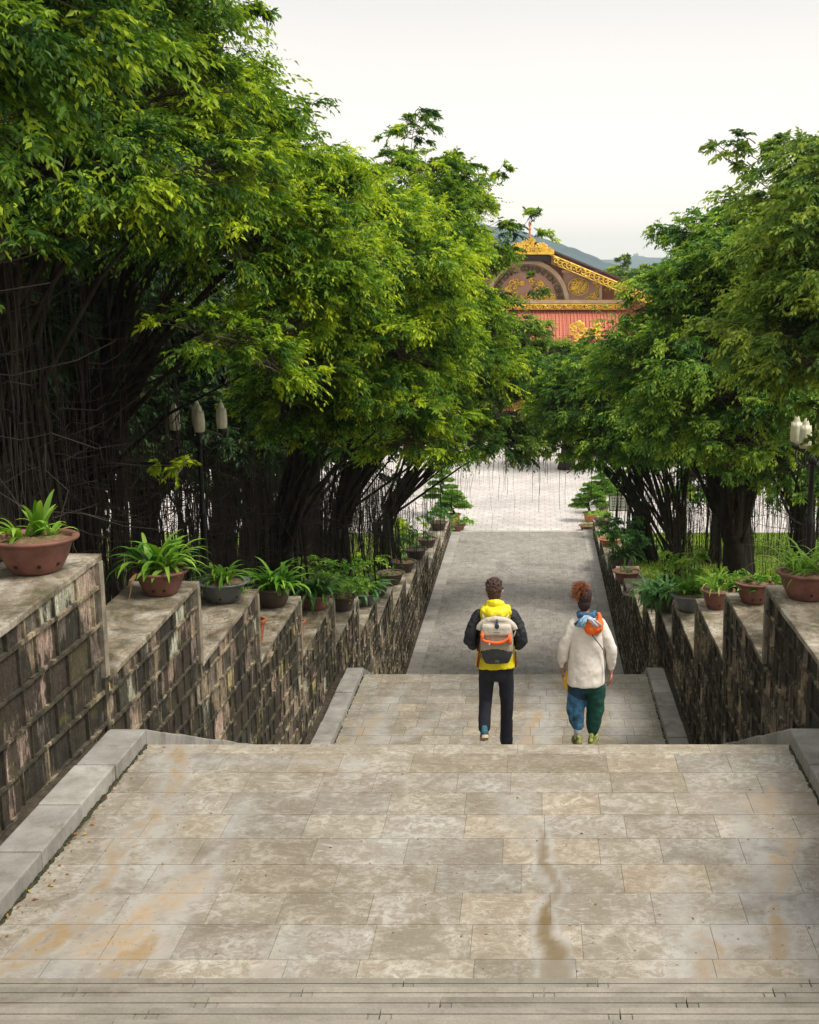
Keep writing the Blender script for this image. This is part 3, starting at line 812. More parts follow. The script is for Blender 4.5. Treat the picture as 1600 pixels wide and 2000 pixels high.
def fig_tree(label, X, D, lobes, mat, leaf=.10, lai=2.4, young_lit=.5, stems=7, spread=.5, stem_r=.10, roots=160, root_len=(1.5, 4.5), bare=.0, group=None,
             name='fig_tree', yvar=.30, rzone=2.2, lean=0.0, limb_k=1.0, fork_h=0):
    zg = float(ground_z(X, D)) - .15 if D < 68 else 0.0
    root = empty(name, (X, D, zg), label, 'tree', group)
    base = np.array([X, D, zg]); rng = random.Random(int(X * 97 + D * 13))
    L3 = []
    for l in lobes:
        if len(l) == 4: p = at(l[0], l[1], l[2]); r = l[3]; y = young_lit
        else: p = at(l[0], l[1], l[2]); r = l[3]; y = young_lit + l[4]  # lobe tone: sun-side lobes painted lighter, low inner ones darker
        L3.append((np.array(p), r, y))
    # ---- crown
    parts = []; orgs = []; cents = []
    for c, r, y in L3:
        o, d, ln = lobe_sprays(c, r, leaf, lai, y, base)
        parts.append(sprays(o, d, ln, leaf, young_lit=y, yvar=yvar)); orgs.append(o); cents.append(np.tile(c, (len(o), 1)))
    V, F, T = merge(parts)
    quads_obj('crown', V - base, F, mat, root, T)
    # ---- trunk: many fused stems and roots flowing up to the main limbs
    mb = MB()
    def P(v): return Vector(v) - Vector(base)
    fork = base + np.array([lean, 0, fork_h or rng.uniform(1.9, 2.7)])
    tgt = sorted(L3, key=lambda q: -q[1])[:max(stems, 5)]
    for i in range(stems):
        a = 2 * math.pi * i / stems + rng.uniform(-.3, .3); c = tgt[i % len(tgt)][0]
        b0 = base + np.array([math.cos(a), math.sin(a), 0]) * spread * rng.uniform(.4, 1.0)
        mid = fork + np.array([math.cos(a) * spread * .35, math.sin(a) * spread * .35, rng.uniform(-.3, .6)])
        q = mid + (c - mid) * .5; q[2] += np.linalg.norm(c - mid) * .12
        pts = []
        ctrl = [b0 + np.array([math.cos(a), math.sin(a), 0]) * .12, b0 * .6 + mid * .4 + np.array([0, 0, -.1]), mid, mid * .55 + q * .45, q, c * .75 + q * .25, c]
        for k, v in enumerate(ctrl):
            j = .07 if 0 < k < len(ctrl) - 1 else 0
            pts.append(P(v + np.array([rng.uniform(-j, j), rng.uniform(-j, j), rng.uniform(-j, j)])))
        r = stem_r * rng.uniform(.8, 1.3)
        mb.tube(pts, [r * 1.7, r * 1.15, r, r * .85, r * .6, r * .35, r * .12], 8)
    for c, r_, y_ in L3:     # a limb to every lobe
        s0 = fork + np.array([rng.uniform(-.2, .2), rng.uniform(-.2, .2), rng.uniform(.1, 1.2)])
        q = s0 * .5 + c * .5 + np.array([rng.uniform(-.4, .4), rng.uniform(-.4, .4), rng.uniform(.1, .6)])
        rr = (.022 + .022 * r_) * limb_k
        mb.tube([P(s0), P(s0 * .7 + q * .3 + np.array([rng.uniform(-.15, .15)] * 3)), P(q), P(q * .45 + c * .55), P(c)], [rr * 1.4, rr * 1.1, rr * .8, rr * .5, rr * .2], 6)
    for i in range(int(stems * (2.2 if stem_r < .2 else 1.0))):       # thick descending roots standing on the ground
        a = rng.uniform(0, 2 * math.pi); rr = rng.uniform(.2, 1) ** .6 * spread * 2.0
        g = base + np.array([math.cos(a) * rr, math.sin(a) * rr, 0]); tp = fork + np.array([math.cos(a) * rr * .8, math.sin(a) * rr * .8, rng.uniform(.6, 2.0)])
        r = stem_r * rng.uniform(.16, .5)
        mb.tube([P(g), P(g * .66 + tp * .34 + np.array([rng.uniform(-.1, .1)] * 3)), P(g * .33 + tp * .67 + np.array([rng.uniform(-.1, .1)] * 3)), P(tp)], [r * 1.3, r, r * .9, r * .7], 6)
    mb.build('trunk', M['bark'], root, smooth=True, fixn=False)
    # ---- boughs and twigs inside the crown
    O = np.concatenate(orgs); C = np.concatenate(cents)
    k = len(O)
    inner = C + (O - C) * .12 + NPR.normal(0, .08, O.shape); outer = O + (O - C) * .12
    tv, tf = thin_tubes(inner, outer, .014 * (leaf / .1), .004 * (leaf / .1), .0, 3, .05)
    quads_obj('twigs', tv - base, tf, M['twig'], root)
    # ---- aerial roots hanging below the crown
    if roots:
        sel = NPR.integers(0, k, roots)
        A = C[sel] + (O[sel] - C[sel]) * NPR.uniform(.1, .7, (roots, 1))
        nb = int(roots * .55)                # many hang close round the trunk
        ang = NPR.uniform(0, 6.28, nb); rad = NPR.uniform(.2, rzone, nb)
        A[:nb] = base + np.stack([np.cos(ang) * rad, np.sin(ang) * rad, NPR.uniform(2.6, 4.6, nb)], 1)
        ln = NPR.uniform(*root_len, roots)
        B = A + np.stack([NPR.normal(0, .05, roots), NPR.normal(0, .05, roots), -ln], 1)
        gz = ground_z(B[:, 0], B[:, 1]) if D < 66 else B[:, 2] * 0
        B[:, 2] = np.maximum(B[:, 2], gz)
        # roots must not hang over the stairs at head height
        ok = ~((B[:, 0] > WL - WT - .15) & (B[:, 0] < WR + WT + .15) & ((D < 46) | (NPR.uniform(0, 1, roots) < .6)))
        A, B = A[ok], B[ok]; m = len(A)
        rv, rf = thin_tubes(A, B, NPR.uniform(.004, .012, m) * (leaf / .1) ** .8, NPR.uniform(.002, .007, m) * (leaf / .1) ** .8, .0, 5, .012)
        # bare side twigs, near level, in the dark space under the crown
        nt = int(roots * .5); sel = NPR.integers(0, nb, nt) if nb else NPR.integers(0, m, nt)
        sel = sel[sel < m]; nt = len(sel)
        A2 = A[sel].copy(); A2[:, 2] -= NPR.uniform(0, 1.5, nt)
        B2 = A2 + np.stack([NPR.normal(0, .9, nt), NPR.normal(0, .9, nt), NPR.normal(.1, .5, nt)], 1)
        r2, f2 = thin_tubes(A2, B2, .010, .003, .05, 4, .05)
        rv, rf, _ = merge([(rv, rf), (r2, f2)])
        quads_obj('aerial_roots', rv - base, rf, M['root'], root)
    return root

# ---- left row, nearest first
fig_tree('dark spray of broad leaves hanging into the top left corner', -7.6, 9.0,
         [(30, 10, 10, .75), (-90, 60, 9.5, .8), (-40, -60, 10, .9), (90, 30, 10.6, .45, .1), (-250, -50, 9, 1.3), (-200, 250, 9, .7)], M['leaf_mid'], leaf=.075, lai=1.6, young_lit=.42, stems=5, roots=20, root_len=(.5, 2))
fig_tree('largest fig tree, on the left, its crown running off the top of the picture', -6.7, 15.0,
         [(80, 110, 15, 1.25), (-80, 240, 14.5, 1.3), (190, 70, 16, 1.25, .12), (130, 270, 14.6, 1.15), (280, 210, 15.6, 1.05, .1), (205, 100, 17, .9, .2), (20, 330, 14, .9),
          (40, 440, 14, .55, -.05), (-30, 500, 13.6, .6, -.05), (340, 360, 15, .75, .1), (250, 330, 15.5, .9), (370, 270, 16.6, .8, .25), (-350, 60, 15, 1.8), (-400, 300, 15, 1.6), (150, -120, 16, 1.6), (170, -40, 17.5, .7, .15),
          (190, 420, 16.5, .8, -.1), (390, 15, 18, .14, 0)],
         M['leaf_mid'], leaf=.082, lai=2.1, young_lit=.42, stems=5, spread=.5, stem_r=.13, roots=900, root_len=(2, 5.5), rzone=3.4)
fig_tree('second fig tree on the left, sunlit yellow-green above and dark with hanging roots below', -8.0, 21.5,
         [(380, 190, 21, 1.0, .2), (440, 240, 21.4, .6, .15), (430, 330, 20, 1.3, .05), (520, 370, 21.4, 1.1, .15), (550, 310, 22, .5, .1), (500, 480, 20, 1.2), (420, 460, 19, .9, .05), (620, 430, 22, 1.2, .1),
          (580, 560, 20.5, 1.0, .0), (455, 670, 18.6, .42, .1), (410, 660, 18.4, .38, .1), (520, 710, 19, .55, -.02), (560, 640, 20, .7, .05), (345, 905, 18.5, .20, .1), (330, 300, 21, 1.5), (300, 150, 22, 1.4, .1), (200, 200, 23, 2.0), (525, 190, 21.5, .25, 0),
          (470, 15, 20, .25, -.2)],
         M['leaf_gold'], leaf=.09, lai=2.0, young_lit=.46, stems=5, spread=.5, stem_r=.13, roots=800, root_len=(2, 5.5), rzone=3.2)
fig_tree('third fig tree on the left, brightest yellow-green of the row, with a slim forked trunk', -5.9, 28.5,
         [(690, 440, 27.5, 1.35, .1), (625, 400, 28, 1.0, .1), (740, 420, 28, 1.0, .15), (640, 520, 26, 1.4, .1), (730, 540, 26.6, 1.5, .15), (690, 660, 26.2, 1.25), (760, 680, 27, 1.2), (800, 560, 28, 1.4, .12), (620, 640, 25, .9, .0),
          (700, 780, 26.5, 1.1, -.1), (790, 790, 27.5, 1.1, .0), (600, 740, 25, .8, -.15), (830, 700, 29, 1.2, .05), (640, 850, 26.5, .9, -.2), (730, 340, 28.6, .35, 0), (810, 860, 28, .8, -.1), (560, 800, 26, .9, -.2)],
         M['leaf_gold'], leaf=.10, lai=2.0, young_lit=.50, stems=6, spread=.35, stem_r=.07, roots=600, root_len=(1.5, 4.5), rzone=2.8)
fig_tree('tall fig tree with an upright leader and long side twigs reaching toward the gabled hall', -6.0, 37.5,
         [(812, 218, 36.5, .30, -.1), (792, 265, 36.5, .5, 0), (770, 335, 36, .6), (835, 360, 36.5, 1.1, .05), (885, 325, 37, .4), (890, 410, 37, 1.1, .05), (950, 350, 37.5, .3), (860, 440, 36, 1.5, .05), (975, 340, 38, .24, 0), (925, 400, 38, .45), (940, 465, 38, .8, -.05),
          (995, 455, 38.5, .38, -.1), (1046, 411, 39, .20, -.05), (1046, 462, 39, .22, .1), (865, 510, 38, 1.15, .12), (850, 560, 36.5, 1.6, .08), (900, 640, 37, 1.5, .05), (885, 600, 38, .95, .15), (935, 705, 38, 1.2, .1), (870, 720, 36.5, 1.4, 0), (800, 650, 36, 1.3, .0),
          (840, 800, 37, 1.2, -.1), (1045, 560, 38.5, .25, -.25), (900, 850, 38, 1.0, -.2), (760, 480, 37, 1.5, .05), (735, 830, 36.5, 1.2, -.2)],
         M['leaf_gold'], leaf=.115, lai=1.9, young_lit=.44, stems=10, spread=.7, stem_r=.055, roots=900, root_len=(2, 4.8), rzone=3.0)
fig_tree('fig tree at the foot of the left bank whose branches arch over the lower path', -6.0, 49.0,
         [(950, 660, 48, 1.6, -.02), (1005, 695, 49, 1.0, -.05), (1060, 690, 50, 1.3), (1000, 740, 50, 1.7, .05), (940, 780, 49, 1.6), (1060, 780, 51, 1.6, .05), (900, 850, 49, 1.4, -.1), (980, 860, 50, 1.25, -.1), (1040, 850, 51, 1.05, -.05), (880, 700, 48, 1.5), (1080, 690, 51, .8), (850, 880, 49, 1.0, -.2)],
         M['leaf_grey'], leaf=.14, lai=2.1, young_lit=.42, stems=12, spread=.8, stem_r=.05, roots=700, root_len=(1.5, 4), rzone=2.8)
# ---- left, second row deep in the shade
for i, (x, d, py, dx) in enumerate(((-11.5, 18, 430, 0), (-11.3, 25.5, 480, 0), (-10.8, 34, 560, 0), (-12, 47, 640, 0), (-17, 40, 560, 0), (-19, 28, 430, 0), (-12.5, 57, 700, 0), (-15.5, 22, 0, 0), (-9.8, 43, 0, 0), (-9.5, 52, 0, 0))):
    L = []; rg = random.Random(i + 70); zg = float(ground_z(x, d))
    for k in range(20):
        a = rg.uniform(0, 6.28); q = rg.uniform(.2, 3.4); hz = rg.uniform(2.8 if d < 27 else 4.3, 9.4); L.append((x + math.cos(a) * q, d + math.sin(a) * q, zg + hz, rg.uniform(1.0, 1.7)))
    def to_px(l):      # convert back so one builder serves all
        v = Vector((l[0], l[1], l[2] - CAMZ)); c, s_ = math.cos(PITCH), math.sin(PITCH)
        dep = v.y * c - v.z * s_; up = v.y * s_ + v.z * c
        return (CX + v.x / dep * FPX, CY - up / dep * FPX, l[1], l[3])
    names = ['shade tree behind the nearest left fig', 'shade tree behind the four-budded lamp', 'shade tree behind the slim forked fig', 'shade tree low beyond the upright-leader fig', 'shade tree deep at the back of the left grove', 'shade tree far out at the left edge', 'shade tree beside the square on the left', 'shade tree between the nearest figs, far back', 'shade tree behind the tall leader fig, above the shaded pots', 'shade tree on the left bank nearest the square']
    fig_tree(names[i], x, d, [to_px(l) for l in L], M['leaf_dark'], leaf=.20, lai=1.7, young_lit=.35, stems=7, spread=.8, stem_r=.12, roots=260 if d < 27 else 180, root_len=(2, 6) if d < 27 else (1, 4), rzone=3.2, group='shade trees behind the left figs')
# ---- right row
fig_tree('nearest fig tree on the right, leaning in from the right edge with fine drooping sprays', 8.2, 17.5,
         [(1630, 320, 17, .5, -.1), (1565, 295, 17.4, .26, -.1), (1500, 290, 17.8, .2, -.1), (1425, 312, 18, .15, -.1), (1462, 302, 18, .17, -.1), (1600, 410, 17, .7, .05), (1550, 360, 17.4, .35), (1640, 520, 16.5, 1.1, .05), (1560, 500, 17, .6, .05), (1600, 640, 16.5, .9, .1), (1530, 620, 17, .6, .1), (1480, 670, 17.2, .45, .12),
          (1590, 720, 17, .5, .05), (1700, 720, 16, 1.1), (1720, 380, 16.5, 1.2), (1540, 700, 17.4, .5, 0), (1612, 862, 17, .16, 0), (1598, 800, 17, .18, 0), (1515, 430, 18, .35, -.1)],
         M['leaf_grey'], leaf=.085, lai=2.0, young_lit=.55, stems=7, spread=.5, stem_r=.13, roots=90, root_len=(1, 3))
fig_tree('fig tree on the right with the thick dark leaning trunk behind the pots', 5.1, 30.0,
         [(1400, 465, 29.5, .7, 0), (1350, 470, 29.6, .45, -.1), (1305, 450, 29.8, .28, -.1), (1355, 515, 29.5, .7), (1455, 450, 29, .35), (1500, 480, 28.6, 1.4), (1420, 560, 28.6, 1.4, .08), (1350, 610, 28.8, 1.1, .05), (1320, 620, 29.5, .7, .05), (1245, 660, 30, .4, .1), (1215, 665, 30.4, .2),
          (1280, 700, 28.8, 1.2), (1380, 700, 28, 1.3, .05), (1480, 640, 28, 1.3), (1560, 560, 28, 1.5), (1350, 810, 27.6, .95, .15), (1430, 780, 27.4, 1.0, 0), (1300, 780, 28.6, 1.0, -.05), (1470, 860, 27, .6, .12), (1400, 870, 27, .5, .1), (1540, 760, 27.5, 1.2, -.1), (1225, 730, 30, .8, 0), (1580, 880, 28, .9, -.2), (1420, 900, 26.8, .35, .1)],
         M['leaf_deep'], leaf=.10, lai=2.0, young_lit=.52, stems=6, spread=.30, stem_r=.21, fork_h=1.7, roots=110, root_len=(1.5, 4), rzone=3.0, lean=-.2)
fig_tree('vase-shaped fig tree of many slanting stems on the right lawn', 4.9, 41.5,
         [(1200, 780, 40.5, 1.5), (1130, 790, 41.5, 1.2, .05), (1250, 850, 40.5, 1.3, -.05), (1180, 730, 42, 1.2), (1140, 860, 42, 1.0, -.08), (1300, 870, 40, 1.1, -.1), (1090, 800, 42.5, .8, .05), (1180, 880, 41, .9, -.1), (1250, 740, 42, 1.6), (1350, 880, 41, 1.1, -.1), (1330, 760, 42, 1.7), (1110, 720, 43, .9)],
         M['leaf_deep'], leaf=.12, lai=2.0, young_lit=.5, stems=20, spread=.34, stem_r=.042, fork_h=.9, roots=170, root_len=(1.5, 4), rzone=1.6)
fig_tree('small fig tree with a root-wrapped trunk beside the notice board', 4.6, 53.5,
         [(1150, 800, 53, 1.3), (1100, 870, 53, .9), (1200, 850, 53, 1.4), (1160, 890, 53, .8), (1250, 880, 53.5, 1.3), (1060, 860, 53, .8), (1110, 790, 54, 1.3), (1190, 760, 54, 1.4)],
         M['leaf_deep'], leaf=.15, lai=2.0, young_lit=.45, stems=14, spread=.75, stem_r=.06, roots=160, root_len=(1, 3.4), rzone=1.4)
rt = ['fig tree at the right edge beyond the lamp', 'fig tree on the right lawn past the thick leaning trunk', 'fig tree beside the square, far right', 'low fig tree between the thick trunk and the vase-shaped one']
for i, (x, d, nl) in enumerate(((10.5, 33, 13), (9.2, 43, 12), (12.5, 56, 12), (7.6, 52, 10))):
    rg = random.Random(i + 170); zg = float(ground_z(x, d)); L = []
    for k in range(nl):
        a = rg.uniform(0, 6.28); q = rg.uniform(.2, 2.8); L.append(to_px((x + math.cos(a) * q, d + math.sin(a) * q, zg + rg.uniform(3.5, 7.4), rg.uniform(1.0, 1.5))))
    fig_tree(rt[i], x, d, L, M['leaf_deep'], leaf=.18, lai=1.9, young_lit=.38, stems=6, spread=.25, stem_r=.07, roots=90, root_len=(1.5, 4.5), rzone=2.2)
# ---- trees beyond the hall
ft = ['pale rounded tree above the right slope of the hall roof', 'yellow-green tree behind the hall roof end', 'dark tree furthest right behind the hall', 'small tree low in front of the hall façade']
for i, (px, py, d, r) in enumerate(((1215, 535, 150, 2.2), (1275, 545, 140, 2.4), (1310, 550, 150, 3.0), (1110, 735, 92, 2.2))):
    x = (px - CX) / FPX * d
    L = [(px + dx, py + dy, d, r * q) for dx, dy, q in ((0, 0, 1), (-22, 14, .8), (24, 12, .9), (-5, 35, 1.1), (30, 40, 1.1), (-30, 45, 1), (5, 70, 1.3))]
    fig_tree(ft[i], x, d, L, M['leaf_mid'] if i != 2 else M['leaf_deep'], leaf=.45, lai=1.6, young_lit=.55 - .1 * i, stems=5, spread=.3, stem_r=.25, roots=0, name='background_tree')
print('LEAVES', LEAF_COUNT[0])
# ================================================================== potted plants
def pot_bowl(parent, r, h, mat, rim=.10, foot=.62, seed=0):
    mb = MB(); t = .03
    prof = [(r * foot * .9, 0), (r * foot, .0), (r * foot * 1.08, .02), (r * (foot + (1 - foot) * .55), h * .42), (r * .93, h * .80), (r * .965, h * .87),
            (r * (1 + rim * .55), h * .89), (r * (1 + rim), h * .93), (r * (1 + rim), h * .985), (r * (1 + rim * .8), h), (r * .96, h), (r * .92, h * .96), (r * .90, h * .80), (r * .55, h * .35)]
    mb.lathe(prof, 40); mb.add([(r * foot * .9 * math.cos(k * math.pi / 20), r * foot * .9 * math.sin(k * math.pi / 20), 0.002) for k in range(40)], [tuple(range(39, -1, -1))])
    return mb.build('bowl', mat, parent, smooth=True)
def pot_soil(parent, r, h, mat=None, seed=0):
    rng = random.Random(seed); mb = MB(); V = [(0, 0, h * .90 + .03)]; F = []
    rings, n = 5, 22
    for i in range(1, rings + 1):
        for k in range(n):
            w = 2 * math.pi * k / n; rr = r * .925 * i / rings
            V.append((rr * math.cos(w), rr * math.sin(w), h * .86 + .05 * (1 - (i / rings) ** 2) + rng.uniform(-.008, .014)))
    for k in range(n): F.append((0, 1 + k, 1 + (k + 1) % n))
    for i in range(rings - 1):
        for k in range(n):
            a = 1 + i * n; b_ = a + n; F.append((a + k, b_ + k, b_ + (k + 1) % n, a + (k + 1) % n))
    mb.add(V, F); return mb.build('soil', mat or M['soil'], parent, smooth=True)
def holes(parent, r, h, foot, angs):
    for a in angs:
        mb = MB()
        rr = r * (foot + (1 - foot) * .36) + .0
        c = Vector((rr * math.cos(a), rr * math.sin(a), h * .27)); n = Vector((math.cos(a), math.sin(a), -.5)).normalized()
        mb.tube([c - n * .02, c + n * .008], .022, 10)
        mb.build('drain_hole', M['blackmetal'], parent)

def strap_plant(parent, n, L, Wd, mat, z0, crowns=((0, 0),), seed=0, droop=1.0, rise=(.5, 1.25), young_lit=.5, yv=.2, name='leaves', lean=(0, 0)):
    """arching strap leaves (clivia, spider lily) as folded ribbons"""
    rg = np.random.default_rng(seed); VV = []; FF = []; TT = []; c0 = 0; S = 9
    for i in range(n):
        cx, cy = crowns[i % len(crowns)]
        a = rg.uniform(0, 6.283); el = rg.uniform(*rise); l = L * rg.uniform(.6, 1.15); w = Wd * rg.uniform(.75, 1.2)
        d = np.array([math.cos(a) + lean[0], math.sin(a) + lean[1], 0]); d /= np.linalg.norm(d); up = np.array([0, 0, 1.0])
        p = np.array([cx + math.cos(a) * .03, cy + math.sin(a) * .03, z0]); ang = el; pts = []
        bend = rg.uniform(.8, 1.7) * droop; tw = rg.normal(0, .25)
        side = np.cross(d, up) * math.cos(tw) + up * math.sin(tw) * .3
        for s in range(S):
            t = s / (S - 1); pts.append(p.copy()); p = p + (d * math.cos(ang) + up * math.sin(ang)) * l / (S - 1)
            ang -= bend * (1.0 / (S - 1)) * (0.4 + 1.9 * t)
            d = d + side * rg.normal(0, .03)
        prof = [.55, .75, .9, 1.0, 1.0, .95, .8, .52, .06]
        y = np.clip(young_lit + rg.normal(0, yv), 0, 1); lv = rg.uniform()
        for s in range(S):
            fold = w * .16 * prof[s]
            VV += [pts[s] - side * w * .5 * prof[s] + up * fold, pts[s] - up * .0, pts[s] + side * w * .5 * prof[s] + up * fold]
            TT += [(np.clip(y + .25 * (s / S - .5), 0, 1), lv, .5, 1)] * 3
            if s:
                b_ = c0 + 3 * s; FF += [(b_ - 3, b_ - 2, b_ + 1, b_), (b_ - 2, b_ - 1, b_ + 2, b_ + 1)]
        c0 += 3 * S
    return quads_obj(name, np.array(VV), np.array(FF), mat, parent, np.array(TT), smooth=True)

def leafy_clump(parent, c, r, leaf, lai, mat, young_lit, name='leaves', flat=.7, droop=.5):
    o, d, l = lobe_sprays(np.array(c), r, leaf, lai, young_lit, None, inner=.1, flat=flat)
    V, F, T = sprays(o, d, l * .6, leaf, young_lit=young_lit, per_twig=9, twigs=6, droop=droop)
    return quads_obj(name, V, F, mat, parent, T)

def potted(X, Y, z, r, h, mat, label, plant, seed=0, rim=.12, foot=.6, soil=None, cat='potted plant', group=None, rz=0):
    root = empty('potted_plant', (X, Y, z), label, cat, group, rz)
    pot_bowl(root, r, h, mat, rim, foot, seed); pot_soil(root, r, h, soil, seed)
    plant(root, r, h, seed)
    return root
WC_L, WC_R = WL - WT * .5, WR + WT * .5
def cap_z(i, side): return Z(ENDS[i][1] + (.06 if side > 0 else 0)) + .002
def capz_at(D, side):
    for i in range(1, len(ENDS)):
        if D <= ENDS[i][0]:
            f = (D - ENDS[i - 1][0]) / (ENDS[i][0] - ENDS[i - 1][0]); return cap_z(i, side) - (.13 if side < 0 else .05) * (1 - f)
    return Z(H3)

# left side, nearest first
def pl1(root, r, h, s):
    strap_plant(root, 20, .46, .055, M['strap'], h * .88, ((-.10, -.06), (-.13, .02)), 3, 1.3, (.5, 1.3), .75, .15)
    strap_plant(root, 9, .52, .085, M['strap'], h * .88, ((.0, .12),), 5, .5, (1.1, 1.5), .7, .15, name='upright_leaves')
    strap_plant(root, 6, .42, .05, M['strap'], h * .88, ((.12, .1),), 7, 1.2, (.6, 1.2), .7, .1, name='side_leaves')
    holes(root, r, h, .6, (-1.9, -1.1, -.4))
potted(-5.15, 12.62, capz_at(12.62, -1), .395, .36, M['terracotta'], 'wide reddish clay bowl with a few pale strap leaves on the nearest left wall step', pl1, 1)
def pl2(root, r, h, s):
    strap_plant(root, 72, .70, .080, M['strap'], h * .92, ((-.08, -.05), (.05, .02), (-.02, .1), (.14, -.02), (-.16, .05)), 11, 1.15, (.35, 1.45), .62, .2)
    mb = MB(); mb.ball((0.02, -.02, h * .92), (r * .45, r * .4, .12), 0, 14, 8, .12); mb.build('root_ball', M['soil'], root)
    mb = MB(); mb.tube([(-.28, -.27, h * .95), (-.31, -.31, h * .7), (-.31, -.33, .12), (-.33, -.36, .01)], [.010, .012, .01, .006], 5)
    mb.tube([(-.24, -.27, h * .97), (-.30, -.33, h * .75), (-.32, -.35, h * .6)], [.02, .03, .01], 5); mb.build('dead_stalk', M['straw'], root)
    holes(root, r, h, .6, (-1.7, -1.15))
potted(-5.06, 16.50, capz_at(16.5, -1), .335, .33, M['terracotta'], 'brown clay bowl crowded with arching broad strap leaves, second pot on the left wall', pl2, 2)
def pl3(root, r, h, s):
    strap_plant(root, 44, .54, .058, M['strap'], h * .9, ((-.12, 0), (.08, -.05), (-.02, .1)), 21, 1.25, (.4, 1.35), .6, .2)
    leafy_clump(root, (.05, -.05, h * .95), .16, .05, 1.2, M['strap'], .5, 'weeds')
    holes(root, r, h, .6, (-1.5, -.5))
potted(-5.15, 20.10, capz_at(20.1, -1), .385, .34, M['greyglaze'], 'grey glazed bowl with narrow arching leaves on the third left wall step', pl3, 3, rim=.16)
def pl4(root, r, h, s):
    strap_plant(root, 80, .72, .08, M['strap'], h * .9, ((-.12, 0), (.12, -.05), (0, .12), (.2, .1)), 31, 1.15, (.4, 1.45), .45, .2)
potted(-5.13, 23.85, capz_at(23.85, -1), .36, .38, M['brownglaze'], 'dark brown bowl full of bright green strap leaves on the fourth left wall step', pl4, 4, rim=.12)
def pl5(root, r, h, s):
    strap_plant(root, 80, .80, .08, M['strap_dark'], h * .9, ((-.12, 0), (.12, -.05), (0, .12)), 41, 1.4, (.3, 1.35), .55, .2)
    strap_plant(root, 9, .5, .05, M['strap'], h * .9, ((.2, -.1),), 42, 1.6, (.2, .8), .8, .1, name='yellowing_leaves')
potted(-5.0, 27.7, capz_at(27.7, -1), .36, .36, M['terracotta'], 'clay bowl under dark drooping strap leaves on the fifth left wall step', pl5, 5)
def pl6(root, r, h, s):
    leafy_clump(root, (0, 0, h + .35), .66, .075, 2.4, M['strap'], .55, 'foliage', .7, .4)
    leafy_clump(root, (-.5, -.1, h + .75), .35, .07, 2, M['strap'], .7, 'foliage', .9, .4)
    mb = MB()
    for k in range(8): a = k * .8; mb.tube([(0, 0, h * .8), (.15 * math.cos(a), .15 * math.sin(a), h + .3), (.4 * math.cos(a), .4 * math.sin(a), h + .6)], [.018, .013, .006], 5)
    mb.build('stems', M['twig'], root)
potted(-4.98, 31.3, capz_at(31.3, -1), .36, .38, M['brownglaze'], 'bushy light green shrub with small leaves on the sixth left wall step', pl6, 6)
def pl7(root, r, h, s):
    strap_plant(root, 80, .90, .09, M['strap_dark'], h * .9, ((-.12, 0), (.12, -.05), (0, .12)), 61, 1.3, (.2, 1.3), .45, .2)
potted(-4.95, 35.4, capz_at(35.4, -1), .42, .36, M['greyglaze'], 'small grey bowl with dark arching leaves on the seventh left wall step', pl7, 7, rim=.14)
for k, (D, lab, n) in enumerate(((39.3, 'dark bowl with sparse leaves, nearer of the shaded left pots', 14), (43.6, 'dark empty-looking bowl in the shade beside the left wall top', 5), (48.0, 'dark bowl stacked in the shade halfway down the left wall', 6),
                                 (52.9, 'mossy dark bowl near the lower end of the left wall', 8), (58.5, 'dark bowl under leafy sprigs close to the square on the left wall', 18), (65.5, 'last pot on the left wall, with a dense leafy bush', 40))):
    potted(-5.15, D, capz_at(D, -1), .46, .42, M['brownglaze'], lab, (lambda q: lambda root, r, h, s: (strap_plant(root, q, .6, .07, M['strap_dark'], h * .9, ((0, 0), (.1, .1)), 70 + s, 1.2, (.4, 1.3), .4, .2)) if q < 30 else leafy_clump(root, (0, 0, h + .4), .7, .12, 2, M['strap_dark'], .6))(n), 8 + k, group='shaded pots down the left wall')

def hex_pot(X, Y, z, label, mat, r=.15, h=.42, tilt=0):
    root = empty('planter', (X, Y, z), label, 'flower pot')
    mb = MB(); V = []; F = []; n = 6
    prof = [(r * .62, 0), (r * .66, .02), (r * .95, h * .86), (r * 1.12, h * .88), (r * 1.15, h), (r * .95, h), (r * .55, h * .25)]
    mb.lathe(prof, 6, closed=False); mb.add([(r * .62 * math.cos(k * math.pi / 3), r * .62 * math.sin(k * math.pi / 3), .001) for k in range(6)], [(5, 4, 3, 2, 1, 0)])
    mb.build('pot_wall', mat, root, bevel=.006)
    s = MB(); s.lathe([(r * .8, h * .62), (.001, h * .66)], 6); s.build('soil', M['soil'], root)
    root.rotation_euler = (0, tilt, .3); return root
hex_pot(-4.98, 21.55, capz_at(21.55, -1), 'orange clay hexagonal planter standing empty on the fourth left wall step', M['terracotta_bright'], .17, .46, .06)
hex_pot(-4.98, 25.45, capz_at(25.45, -1), 'smaller orange clay hexagonal planter standing empty on the fifth left wall step', M['terracotta_bright'], .15, .42, 0)

